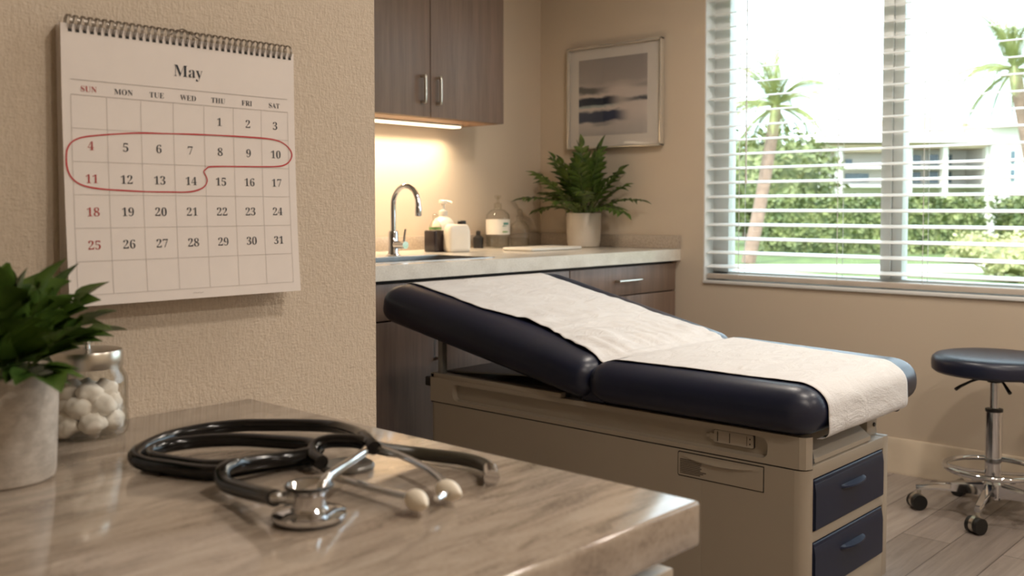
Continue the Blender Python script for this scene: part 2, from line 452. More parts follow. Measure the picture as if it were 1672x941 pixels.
# window: frame, mullions, panes, sill
wf = MB()
wf.box(4.50, 4.57, WY1-.092, WY1, WZ0, WZ1, .004).box(4.50, 4.57, WY0, WY0+.09, WZ0, WZ1, .004)
wf.box(4.50, 4.57, WY0, WY1, WZ0, WZ0+.055, .004).box(4.50, 4.57, WY0, WY1, WZ1-.06, WZ1, .004)
win = struct('window_1', wf, M['white_frame'], base=(4.535, .9, WZ0))
pn = [WY1-.092, 1.765, .86, -.04, WY0+.09]
for i in range(1, 4):
    y = pn[i]
    mu = MB().box(4.49, 4.57, y+.004, y+.052, WZ0+.055, WZ1-.06, .003).box(4.50, 4.57, y-.044, y+.002, WZ0+.055, WZ1-.06, .003).box(4.51, 4.56, y-.01, y+.012, WZ0+.055, WZ1-.06)
    build('mullion', mu, M['white_frame'], win)
for i in range(4):
    build('glass_pane', MB().box(4.532, 4.536, pn[i+1]+(.04 if i < 3 else 0), pn[i]-(.04 if i > 0 else 0), WZ0+.05, WZ1-.05), M['pane'], win)
build('window_sill', MB().box(XW-.012, 4.50, WY0+.002, WY1-.002, WZ0-.004, WZ0+.012, .003), M['white_frame'], win)
build('window_reveal', MB().box(XW-.001, 4.50, WY1-.006, WY1+.0005, WZ0, WZ1).box(XW-.001, 4.50, WY0-.0005, WY0+.006, WZ0, WZ1), M['white_frame'], win)

# blind
bl = thing('venetian_blind', 'white horizontal venetian blind with open slats hanging in the window', 'blind', (4.452, .9, WZ0+.02))
sl = MB(); tilt = math.radians(13)
n_sl = 21; pitch = 0.0705; SW = .029
for i in range(n_sl):
    z = .886 + i*pitch
    n = 4; vs = []
    for side in (0, 1):
        for k in range(n+1):
            u = -SW + 2*SW*k/n; crown = .0025*(1-(u/SW)**2)
            x = 4.452 + u*math.cos(tilt); zz = z + u*math.sin(tilt) + crown + (.0014 if side else -.0014)
            vs += [(x, WY0+.012, zz), (x, WY1-.012, zz)]
    m = (n+1)*2; fs = []
    for k in range(n):
        a = 2*k; fs += [(a, a+1, a+3, a+2), (m+a, m+a+2, m+a+3, m+a+1)]
    fs += [(0, m, m+1, 1), (2*n, 2*n+1, m+2*n+1, m+2*n)]
    for e in (0, 1): fs.append(tuple([2*k+e for k in range(n+1)] + [m+2*k+e for k in range(n, -1, -1)]))
    sl.add(vs, fs)
build('slats', sl, M['slat'], bl)
build('bottom_rail', MB().box(4.424, 4.480, WY0+.012, WY1-.012, .822, .848, .006), plain('rail_shade_taupe', (198, 186, 174), .5), bl)  # rail coloured darker than the slats for the shade on its room side
build('head_rail', MB().box(4.42, 4.486, WY0+.008, WY1-.008, WZ1-.05, WZ1-.002, .004), M['slat'], bl)
for y in (2.50, 1.99, 1.60, 1.0, .4, -.3):
    build('ladder_cord', MB().box(4.4205, 4.4225, y-.0012, y+.0012, .84, WZ1-.04).box(4.4815, 4.4835, y-.0012, y+.0012, .84, WZ1-.04), M['cord'], bl)
build('pull_cord', MB().cyl((4.417, 2.46, 1.35), (4.417, 2.46, WZ1-.03), .003, n=8).cyl((4.417, 2.46, 1.30), (4.417, 2.46, 1.355), .007, .004, n=10), M['cord'], bl)

# ------------------------------------------------------------------ outdoors
GZ = -.15
def dep(px, d, z): # a point outside, along a bearing from the room
    q = EYE + F0*d + RGT*((px-836)/FPX*d); return Vector((q.x, q.y, z))
struct('ground_outside', MB().box(4.62, 160, -70, 150, GZ-.2, GZ), M['lawn'])
def frame_box(mb, a0, a1, d0, d1, z0, z1, bev=0.0):
    # box in the bearing frame: a = metres to the right, d = metres away
    bm = bmesh.new(); bmesh.ops.create_cube(bm, size=1)
    for v in bm.verts:
        p = EYE + RGT*((a0+a1)/2 + v.co.x*(a1-a0)) + F0*((d0+d1)/2 + v.co.y*(d1-d0)); v.co = Vector((p.x, p.y, (z0+z1)/2 + v.co.z*(z1-z0)))
    return mb.add_bm(bm)
o = build('garden_path', frame_box(MB(), 4, 40, 20.5, 23.0, GZ, GZ+.03), M['path']); o['kind'] = 'structure'

def leafy(mb, fn, n, size, seed):
    rnd = random.Random(seed)
    for _ in range(n):
        p, nrm = fn(rnd)
        d = Vector((rnd.uniform(-1, 1), rnd.uniform(-1, 1), rnd.uniform(-.6, .8))); s = d.cross(nrm)
        if s.length < .01: continue
        s.normalize(); d.normalize(); L = size*rnd.uniform(.6, 1.3)
        mb.add([p, p + d*L*.5 + s*L*.28 + nrm*L*.1, p + d*L, p + d*L*.5 - s*L*.28 + nrm*L*.1], [(0, 1, 2, 3)])
    return mb

def hedge(a0, a1, d0, d1, z1, label, seed, mat=None, n=4500):
    c = EYE + RGT*((a0+a1)/2) + F0*((d0+d1)/2)
    root = thing('hedge', label, 'hedge', (c.x, c.y, GZ))
    core = MB(); frame_box(core, a0+.12, a1-.12, d0+.12, d1-.12, GZ, z1-.12)
    build('inner_branches', core, M['hedge'], root)
    def fn(r):
        u, v = r.random(), r.random(); k = r.random()
        if k < .5: a, d, z, nn = a0+(a1-a0)*u, d0 + r.uniform(0, .15), GZ+(z1-GZ)*v, -F0
        elif k < .85: a, d, z, nn = a0+(a1-a0)*u, d0+(d1-d0)*v, z1 - r.uniform(-.05, .12), Vector((0, 0, 1))
        else: a, d, z, nn = (a0 if k < .93 else a1) + r.uniform(-.1, .1), d0+(d1-d0)*u, GZ+(z1-GZ)*v, RGT
        p = EYE + RGT*a + F0*d; return Vector((p.x, p.y, z)), nn
    build('foliage', leafy(MB(), fn, n, .22, seed), mat or M['hedge'], root, smooth=0)
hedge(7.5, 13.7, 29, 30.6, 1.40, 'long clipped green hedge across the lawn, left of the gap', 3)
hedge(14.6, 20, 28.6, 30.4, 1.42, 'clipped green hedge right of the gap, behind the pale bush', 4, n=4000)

def bush(center, r, scl, label, mat, seed, n=1200, size=.2, name='bush'):
    root = thing(name, label, 'bush', (center[0], center[1], GZ))
    build('inner_branches', MB().ico(center, r*.82, 2, .25, scl, seed), mat, root)
    def fn(rn):
        v = Vector((rn.gauss(0, 1), rn.gauss(0, 1), rn.gauss(0, 1))).normalized()
        k = r*(1 + .22*noise.noise(v*2 + Vector((seed, 0, 0))))*rn.uniform(.85, 1.05)
        return Vector(center) + Vector((v.x*scl[0], v.y*scl[1], v.z*scl[2]))*k, v
    build('foliage', leafy(MB(), fn, n, size, seed), mat, root, smooth=0)
bush(dep(1662, 18, .28), .55, (1.2, 1.2, .8), 'pale yellow-green bush at the right edge of the window view', M['bush_pale'], 6, 900, .14)
bush(dep(1590, 24, .2), .5, (1, 1, .8), 'small pale bush in the gap between the two hedges', M['bush_pale'], 7, 500, .14)

def canopy(px, d, zc, r, scl, label, seed, n=2600):
    c = dep(px, d, zc); root = thing('tree', label, 'tree', (c.x, c.y, GZ))
    build('trunk', MB().cyl((c.x, c.y, GZ), (c.x, c.y, zc), .18, .12), M['trunk'], root)
    build('inner_branches', MB().ico(c, r*.8, 2, .35, scl, seed), M['tree'], root)
    def fn(rn):
        v = Vector((rn.gauss(0, 1), rn.gauss(0, 1), rn.gauss(0, 1))).normalized()
        k = r*(1 + .35*noise.noise(v*1.8 + Vector((seed, 0, 0))))*rn.uniform(.8, 1.08)
        return c + Vector((v.x*scl[0], v.y*scl[1], v.z*scl[2]))*k, v
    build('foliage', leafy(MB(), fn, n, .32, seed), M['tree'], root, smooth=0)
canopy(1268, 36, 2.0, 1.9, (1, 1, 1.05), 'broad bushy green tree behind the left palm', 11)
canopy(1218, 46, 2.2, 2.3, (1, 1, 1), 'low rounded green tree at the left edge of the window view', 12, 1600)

def palm(base, bend, top, crown, n_fr, flen, label, seed):
    root = thing('palm_tree', label, 'palm tree', base)
    path = crom([base, bend, top, crown], 6)
    build('trunk', MB().tube(path, lambda t: .17-.05*t, 12), M['trunk'], root)
    r = random.Random(seed); fr = MB(); ra = MB()
    for k in range(n_fr):
        az = 2*math.pi*k/n_fr*2.4 + r.uniform(-.2, .2); el = math.radians(86 - 116*(k/n_fr)) + r.uniform(-.08, .08)
        L = flen*r.uniform(.85, 1.1); d = Vector((math.cos(az)*math.cos(el), math.sin(az)*math.cos(el), math.sin(el)))
        p = Vector(crown); pts = [p.copy()]; n = 12
        for i in range(n):
            d = (d + Vector((0, 0, -.055 - .015*i))).normalized(); p = p + d*L/n; pts.append(p.copy())
        ra.tube(pts, lambda t: .028*(1-t)+.006, 5)
        fine = crom(pts, 3)
        for i in range(3, len(fine)-1):
            t = i/(len(fine)-1); tg = (fine[i+1]-fine[i]).normalized(); sd = tg.cross(Vector((0, 0, 1)))
            if sd.length < .05: continue
            sd.normalize(); ll = L*.20*math.sin(math.pi*(.12+.86*t))+.03
            for s in (-1, 1):
                dd = (sd*s*.8 + tg*.8 + Vector((0, 0, -.25))).normalized(); q = fine[i] + dd*ll
                wv = tg*.016
                fr.add([fine[i]-wv, fine[i]+wv, q + Vector((0, 0, -ll*.16)), q + tg*.015 + Vector((0, 0, -ll*.16))], [(0, 1, 2, 3)])
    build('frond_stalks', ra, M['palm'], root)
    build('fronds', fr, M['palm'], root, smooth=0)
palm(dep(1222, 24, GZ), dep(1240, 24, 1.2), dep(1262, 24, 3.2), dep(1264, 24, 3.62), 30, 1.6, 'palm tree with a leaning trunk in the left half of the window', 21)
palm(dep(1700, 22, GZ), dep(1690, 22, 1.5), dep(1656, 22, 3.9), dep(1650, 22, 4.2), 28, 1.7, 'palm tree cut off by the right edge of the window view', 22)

# far building
bd = EYE + RGT*21 + F0*53
bld = thing('apartment_building', 'white two-storey building with balconies beyond the hedges', 'building', (bd.x, bd.y, GZ))
D = 50.0; k = D/FPX
def A(px): return (px-836)*k
def Zp(y): return 1.18 + (340-y)*k
wl = MB(); frame_box(wl, A(1345), A(1480), D+1.5, D+9, GZ, Zp(236)); frame_box(wl, A(1480), A(1608), D+2.2, D+9, GZ, Zp(232)); frame_box(wl, A(1608), A(1900), D-.5, D+9, GZ, Zp(205))
build('walls', wl, M['bld'], bld)
for (a, b_, c_, e_) in [(1345, 1480, 236, 248), (1480, 1610, 230, 242)]:
    build('fascia', frame_box(MB(), A(a), A(b_), D-.2, D+2, Zp(e_), Zp(c_)), M['bld_beige'], bld)
for (a, b_) in [(1365, 1480), (1480, 1608)]:
    for y in (272, 302): 
        build('balcony_slab', frame_box(MB(), A(a), A(b_), D-.3, D+2.2, Zp(y+4), Zp(y)), M['bld'], bld)
for px in (1367, 1480, 1538, 1607):
    build('column', frame_box(MB(), A(px-4), A(px+4), D-.3, D+.1, GZ, Zp(240)), M['bld'], bld)
for (a, b_, y0_, y1_) in [(1488, 1498, 250, 268), (1502, 1530, 250, 268), (1544, 1560, 249, 267), (1564, 1583, 249, 267), (1488, 1498, 279, 297), (1502, 1530, 279, 297), (1544, 1560, 278, 297), (1564, 1583, 278, 297), (1395, 1406, 258, 274), (1395, 1434, 282, 296), (1640, 1646, 248, 268), (1640, 1646, 278, 296), (1565, 1592, 330, 348)]:
    dd = D+2.2 if 1480 < a < 1608 else (D+1.5 if a < 1480 else D-.5)
    f = build('window', frame_box(MB(), A(a), A(b_), dd-.06, dd+.05, Zp(y1_), Zp(y0_)), M['bld_glass'], bld)
rf = MB()
for (a0, a1, yb, yt, d0, d1) in [(1325, 1612, 234, 196, D-.8, D+10), (1600, 1905, 208, 186, D-1.2, D+10)]:
    P = lambda a, d, z: EYE + RGT*a + F0*d + Vector((0, 0, z-EYE.z))
    q = [P(A(a0), d0, Zp(yb)), P(A(a1), d0, Zp(yb)), P(A(a1), d1, Zp(yb)), P(A(a0), d1, Zp(yb)), P(A(a0)+3, (d0+d1)/2, Zp(yt)), P(A(a1)-3, (d0+d1)/2, Zp(yt))]
    rf.add(q, [(0, 1, 5, 4), (1, 2, 5), (2, 3, 4, 5), (3, 0, 4), (0, 3, 2, 1)])
build('roof', rf, M['roof'], bld, smooth=0)
hl = MB(); vs = []; fs = []; n = 40
for i in range(n+1):
    a = 30 + 110*i/n; hgt = 13 + 6.5*math.exp(-((i-15)/5)**2) + 3*math.exp(-((i-24)/7)**2) - 14*abs(i/n-.5)**1.3*2 + 1.2*noise.noise(Vector((i*.4, 0, 0)))
    p = EYE + RGT*a*1.0 + F0*190; q = EYE + RGT*a + F0*240; f_ = EYE + RGT*a + F0*150
    vs += [(f_.x, f_.y, GZ), (p.x, p.y, max(1, hgt)), (q.x, q.y, GZ)]
for i in range(n): a = i*3; fs += [(a, a+1, a+4, a+3), (a+1, a+2, a+5, a+4)]
hl.add(vs, fs); o = build('hill', hl, M['hill']); o['kind'] = 'structure'

# ------------------------------------------------------------------ back counter run
CF = 2.831      # counter front
def cab_unit(x0, x1, kind, label, left=None):
    root = thing('base_cabinet', label, 'cabinet', ((x0+x1)/2, 3.3, 0), None)
    body = MB().box(x0+.001, x1-.001, CF+.045, YB-.004, .09, .78).box(x0+.001, x1-.001, CF+.045, CF+.06, .78, .905).box(x0+.001, x1-.001, YB-.05, YB-.004, .78, .905).box(x0+.001, x1-.001, CF+.10, YB-.03, 0, .09)
    build('body', body, M['wood_dark'], root)
    g = .003
    d = build('drawer', MB().box(x0+g, x1-g, CF+.025, CF+.045, .757, .895, .0015), M['wood'], root)
    if kind == 'drawer':
        xc = (x0+x1)/2; y = CF-.003
        build('handle', MB().tube(crom([(xc-.088, CF+.026, .828), (xc-.088, y+.006, .828), (xc-.078, y, .828), (xc+.078, y, .828), (xc+.088, y+.006, .828), (xc+.088, CF+.026, .828)], 3), .0065, 10), M['nickel'], d)
    xs = [(x0+g, (x0+x1)/2-.0015), ((x0+x1)/2+.0015, x1-g)] if kind in ('drawer', 'sink') else [(x0+g, x1-g)]
    for i, (a, b_) in enumerate(xs):
        dr = build('door', MB().box(a, b_, CF+.025, CF+.045, .095, .751, .0015), M['wood'], root)
        xh = b_-.045 if i == 0 else a+.045
        build('handle', MB().tube(crom([(xh, CF+.026, .70), (xh, CF+.003, .70), (xh, CF-.002, .69), (xh, CF-.002, .60), (xh, CF+.003, .59), (xh, CF+.026, .59)], 3), .006, 10), M['nickel'], dr)
    return root
cab_unit(1.98, 2.75, 'single', 'taupe wood base cabinet left of the exam table head, single door with bar handle')
cab_unit(2.75, 3.53, 'sink', 'taupe wood base cabinet behind the raised headrest of the exam table')
cab_unit(3.53, 4.405, 'drawer', 'taupe wood base cabinet in the corner below the potted plant, drawer with bar handle')

ct = thing('countertop', 'pale speckled stone countertop holding the sink along the back wall', 'countertop', (3.2, 3.3, .91))
SX0, SX1, SY0, SY1 = 2.20, 3.10, 2.945, 3.27
top = MB()
top.box(1.98, SX0, CF, YB-.002, .910, .968).box(SX1, XW-.002, CF, YB-.002, .910, .968)
top.box(SX0, SX1, CF, SY0, .910, .968).box(SX0, SX1, SY1, YB-.002, .910, .968)
build('slab', top, M['quartz'], ct)
tag(build('backsplash', MB().box(1.98, XW-.024, YB-.022, YB-.002, .9685, 1.038, .002), M['splash'], base=(3.1, YB-.012, .9685)), 'low stone backsplash along the back wall behind the faucet and bottles', 'backsplash')
tag(build('backsplash', MB().box(XW-.022, XW-.002, CF, YB-.002, .9685, 1.038, .002), M['splash'], base=(XW-.012, 3.3, .9685)), 'low stone backsplash on the window wall beside the plant pot', 'backsplash')
sk = thing('sink', 'stainless steel sink bowl set into the pale countertop', 'sink', ((SX0+SX1)/2, (SY0+SY1)/2, .80))
t_ = .002; bw = MB()
bw.box(SX0+t_, SX1-t_, SY0+t_, SY1-t_, .80, .803).box(SX0+.001, SX0+.004, SY0+.001, SY1-.001, .80, .966).box(SX1-.004, SX1-.001, SY0+.001, SY1-.001, .80, .966)
bw.box(SX0+.001, SX1-.001, SY0+.001, SY0+.004, .80, .966).box(SX0+.001, SX1-.001, SY1-.004, SY1-.001, .80, .966)
build('bowl', bw, M['steel'], sk)
rim = MB()
for (a, b_, c_, d_) in [(SX0-.014, SX1+.014, SY0-.014, SY0+.003), (SX0-.014, SX1+.014, SY1-.003, SY1+.014), (SX0-.014, SX0+.003, SY0-.014, SY1+.014), (SX1-.003, SX1+.014, SY0-.014, SY1+.014)]:
    rim.box(a, b_, c_, d_, .968, .9705, .001)
build('rim', rim, M['steel'], sk)
build('drain', MB().lathe((SX0+SX1)/2, 3.11, [(.04, 0), (.04, .003), (.03, .003), (.026, .001), (0.0, .001)], 24, .803), M['chrome'], sk)

fc = thing('faucet', 'chrome gooseneck faucet with side lever behind the sink', 'faucet', (2.92, 3.37, .968))
build('base', MB().lathe(2.92, 3.37, [(.032, 0), (.032, .006), (.024, .010), (.022, .02), (.022, .105), (.018, .112), (.013, .114)], 28, .968), M['chrome'], fc)
gp = [(2.92, 3.37, 1.08)] + [(2.92, 3.37, 1.08 + .115*i/4) for i in range(1, 5)]
for i in range(1, 15):
    a = math.pi*i/14*.98; gp.append((2.92, 3.288 + .082*math.cos(a), 1.195 + .082*math.sin(a)))
gp.append((2.92, 3.205, 1.178))
build('spout', MB().tube(gp, .0115, 14), M['chrome'], fc)
build('aerator', MB().lathe(2.92, 3.205, [(.0125, 0), (.014, .003), (.014, .04), (.0118, .046)], 20, 1.145), M['chrome'], fc)
hd = build('handle', MB().cyl((2.92, 3.365, 1.018), (2.92, 3.288, 1.018), .017), M['chrome'], fc)
build('lever', MB().tube([(2.92, 3.30, 1.03), (2.921, 3.297, 1.06), (2.924, 3.293, 1.088)], lambda t: .006-.001*t, 10), M['chrome'], hd)

# things on the counter
CZ = .968
def bottle(root, name, x, y, prof, mat, n=36, caps=True): return build(name, MB().lathe(x, y, prof, n, CZ, caps), mat, root)
p = thing('soap_dispenser', 'white pump soap bottle, tallest white bottle behind the dark bottle', 'bottle', (3.473, 3.627, CZ))
bottle(p, 'bottle_body', 3.473, 3.627, [(.050, 0), (.056, .005), (.057, .02), (.057, .12), (.052, .145), (.036, .162), (.02, .170), (.018, .178)], M['white_plastic'])
bottle(p, 'pump_collar', 3.473, 3.627, [(.021, .176), (.022, .18), (.022, .198), (.012, .204), (.009, .206), (.009, .235)], M['white_plastic'])
build('pump_head', MB().lathe(3.473, 3.627, [(.012, 0), (.022, .004), (.022, .018), (.016, .022), (0, .022)], 24, CZ+.232).tube([(3.473, 3.627, CZ+.245), (3.49, 3.60, CZ+.245), (3.497, 3.588, CZ+.238)], .006, 10), M['white_plastic'], p)
build('label', MB().box(3.452, 3.492, 3.5685, 3.5705, CZ+.095, CZ+.125), M['label_teal'], p, label='small teal printed mark')

d = thing('dark_bottle', 'small dark bottle with a clear cap standing next to the sink', 'bottle', (3.325, 3.528, CZ))
build('bottle_body', MB().box(3.285, 3.365, 3.488, 3.568, CZ, CZ+.105, .008, 3), M['amber'], d)
build('cap', MB().lathe(3.325, 3.528, [(.026, .105), (.030, .108), (.030, .125), (.020, .145), (.010, .155), (.014, .165), (.014, .180), (.006, .186), (0, .186)], 24, CZ), M['cap_clear'], d, label='clear cap')
build('label', MB().lathe(3.325, 3.528, [(.0305, .108), (.0307, .110), (.0307, .118), (.0305, .120)], 24, CZ, False), M['label_green'], d)

j = thing('white_jug', 'squat white jug with black cap, right of the dark bottle', 'jug', (3.384, 3.414, CZ))
jb = MB(); rot = Matrix.Rotation(math.radians(-20), 3, 'Z'); jc = Vector((3.384, 3.44, 0))
def jfn(q):
    u = (q.z-CZ)/.135; k = 1 - .16*max(0, u-.72)/.28
    return Vector(rot @ Vector((q.x*k, q.y*k, 0))) + jc + Vector((0, 0, q.z))
jb.cushion(-.058, .058, -.042, .042, CZ, CZ+.135, .016, .016, .022, nx=18, ny=18, nz=16, fn=jfn)
build('jug_body', jb, M['white_plastic'], j)
build('cap', MB().lathe(3.41, 3.432, [(.021, 0), (.021, .016), (.018, .019), (0, .019)], 20, CZ+.133), M['black'], j, label='black cap')

g = thing('sanitizer_bottle', 'large clear bottle with a white label and pump, tallest clear bottle on the counter', 'bottle', (3.888, 3.63, CZ))
bx, by = 3.888, 3.64
bottle(g, 'bottle_body', bx, by, [(.055, 0), (.062, .006), (.063, .02), (.063, .165), (.060, .180), (.040, .200), (.020, .208), (.017, .216)], M['glass'])
bottle(g, 'liquid', bx, by, [(.050, .006), (.058, .012), (.058, .060), (0, .060)], M['cap_clear'])
bottle(g, 'label', bx, by, [(.0632, .072), (.0640, .073), (.0640, .152), (.0632, .153)], M['label_white'], caps=False)
build('label_mark', MB().box(bx-.022, bx+.012, by-.0645, by-.062, CZ+.124, CZ+.136).box(bx-.03, bx+.0, by-.0645, by-.062, CZ+.116, CZ+.119), M['label_teal'], g, label='teal print on the label')
build('label_mark', MB().box(bx-.03, bx+.008, by-.0645, by-.062, CZ+.084, CZ+.090), M['label_green'], g, label='green print on the label')
build('pump', MB().lathe(bx, by, [(.019, .214), (.020, .216), (.020, .236), (.010, .240), (.007, .242), (.007, .262), (.017, .266), (.017, .280), (0, .282)], 24, CZ).tube([(bx, by, CZ+.272), (bx-.02, by-.02, CZ+.272), (bx-.027, by-.027, CZ+.262)], .005, 8), M['cap_clear'], g)

g2 = thing('glass_decanter', 'smaller clear glass bottle with stopper, right of the labelled bottle', 'bottle', (4.03, 3.585, CZ))
bx, by = 4.03, 3.61
bottle(g2, 'bottle_body', bx, by, [(.048, 0), (.052, .004), (.053, .02), (.053, .095), (.048, .118), (.030, .138), (.018, .146), (.017, .168), (.021, .172)], M['glass'])
bottle(g2, 'liquid', bx, by, [(.046, .006), (.048, .01), (.048, .05), (0, .05)], M['cap_clear'])
bottle(g2, 'stopper', bx, by, [(.012, .168), (.014, .176), (.010, .180), (.016, .190), (.014, .202), (.006, .208), (0, .209)], M['glass'])

k = thing('small_black_bottle', 'small black bottle half hidden behind the large clear bottle', 'bottle', (3.80, 3.70, CZ))
build('bottle_body', MB().lathe(3.80, 3.70, [(.026, 0), (.028, .004), (.028, .055), (.014, .068), (.010, .070)], 20, CZ), M['black'], k)
build('cap', MB().lathe(3.80, 3.70, [(.012, .069), (.012, .088), (.008, .092), (0, .092)], 16, CZ), M['black'], k)

tag(build('folded_towel', MB().cushion(3.66, 4.06, 3.20, 3.40, CZ+.0005, CZ+.016, .012, .012, .006, 16, 16, 6), M['label_white'], base=(3.86, 3.3, CZ)), 'folded white towel lying on the counter in front of the clear bottles', 'towel')

# back plant
def frond_plant(root, c, n_st, length, leaf_l, leaf_w, n_pairs, seed, mat, el_range, r0, gap=0.25, lim=(99, 99), zmin=0, sag=1.0):
    r = random.Random(seed); lv = MB(); st = MB()
    for k in range(n_st):
        az = 2*math.pi*(k*0.381966) + r.uniform(-.25, .25); t0 = (k+.5)/n_st
        el = math.radians(el_range[0] + (el_range[1]-el_range[0])*t0 + r.uniform(-6, 6))
        L = length*r.uniform(.82, 1.12); d = Vector((math.cos(az)*math.cos(el), math.sin(az)*math.cos(el), math.sin(el)))
        p = Vector(c) + Vector((math.cos(az)*r0*r.random(), math.sin(az)*r0*r.random(), 0)); pts = [p.copy()]; n = 10
        for i in range(n):
            d = (d + Vector((0, 0, (-.085*math.cos(el)-.02)*sag))).normalized(); p = p + d*L/n; pts.append(p.copy())
        fine = crom(pts, 4); st.tube(fine, lambda t: .0042*(length/.3)*(1-.75*t), 6)
        for i in range(n_pairs):
            t = gap + (1-gap)*(i+.5)/n_pairs; q = fine[int(t*(len(fine)-1))]; q2 = fine[min(len(fine)-1, int(t*(len(fine)-1))+1)]; tg = (q2-q) if (q2-q).length > 1e-6 else d
            tg = tg.normalized(); sd = tg.cross(Vector((0, 0, 1)))
            if sd.length < .1: sd = Vector((math.sin(az), -math.cos(az), 0))
            sd.normalize(); up = sd.cross(tg)
            ll = leaf_l*(.65 + .5*math.sin(math.pi*t))*r.uniform(.85, 1.1)
            for s in (-1, 1):
                dd = sd*s*.85 + tg*.75 + up*r.uniform(.0, .35) 
                lv.leaf(q, dd, up, ll, leaf_w*r.uniform(.85, 1.1), droop=r.uniform(.3, .8))
        lv.leaf(fine[-1], d, Vector((0, 0, 1)), leaf_l*.9, leaf_w, droop=.3)
    def soft(a, m): # foliage bends along a wall instead of passing through it
        k_ = m-.03; return a if a < k_ else k_ + .028*(1-math.exp(-(a-k_)/.028))
    for b_ in (st, lv): b_.v = [(soft(v[0], lim[0]), soft(v[1], lim[1]), max(v[2], zmin + .004)) for v in b_.v]
    build('stems', st, M['stem'], root); build('leaves', lv, mat, root, smooth=60)
bp = Vector((4.285, 3.370, CZ))
pl = thing('potted_plant', 'leafy green plant in a white pot on the counter corner below the picture', 'plant', bp)
PR = .094
build('pot', MB().lathe(bp.x, bp.y, [(PR*.80, 0), (PR*.90, .006), (PR*.96, .03), (PR, .10), (PR*1.02, .183), (PR*1.0, .186), (PR*.93, .184), (PR*.91, .165), (PR*.9, .10), (0, .10)], 44, CZ), M['pot_white'], pl)
build('soil', MB().lathe(bp.x, bp.y, [(PR*.92, .155), (PR*.915, .166), (PR*.5, .172), (0, .174)], 30, CZ), M['soil'], pl)
frond_plant(pl, bp + Vector((0, 0, .17)), 30, .335, .085, .034, 7, 41, M['leaf_back'], (86, 30), .05, lim=(4.372, 3.76), zmin=CZ, sag=.9)

# upper cabinet and its light
uc = thing('upper_cabinet', 'taupe wood wall cabinet with two doors above the sink', 'cabinet', (3.26, 3.64, 1.612))
UX0, UX1, UM, UF = 2.75, 3.773, 3.261, 3.49
build('body', MB().box(UX0, UX1, UF+.021, YB-.002, 1.612, 2.46, .001), M['wood'], uc)
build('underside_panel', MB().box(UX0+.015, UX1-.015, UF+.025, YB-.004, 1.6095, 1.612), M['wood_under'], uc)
for (a, b_, xh) in ((UX0+.002, UM-.0025, UM-.058), (UM+.0025, UX1-.001, UM+.042)):
    dr = build('door', MB().box(a, b_, UF, UF+.020, 1.612, 2.458, .0015), M['wood'], uc)
    build('handle', MB().tube(crom([(xh, UF+.001, 1.80), (xh, UF-.022, 1.80), (xh, UF-.028, 1.79), (xh, UF-.028, 1.69), (xh, UF-.022, 1.68), (xh, UF+.001, 1.68)], 4), .0075, 12), M['nickel'], dr)
led = thing('under_cabinet_light', 'glowing warm light bar under the wall cabinet', 'light', (3.22, 3.695, 1.60))
build('housing', MB().box(2.80, 3.645, 3.662, 3.728, 1.600, 1.6095, .001), M['white_plastic'], led)
build('diffuser', MB().box(2.805, 3.64, 3.666, 3.724, 1.592, 1.6005, .003), M['led'], led)
add_light('under_cabinet_lamp', 'AREA', (3.22, 3.695, 1.590), 7.5, (1.0, 0.76, 0.49), direction=(0, 0, -1), shape='RECTANGLE', size=.83, size_y=.05, spread=math.radians(125))

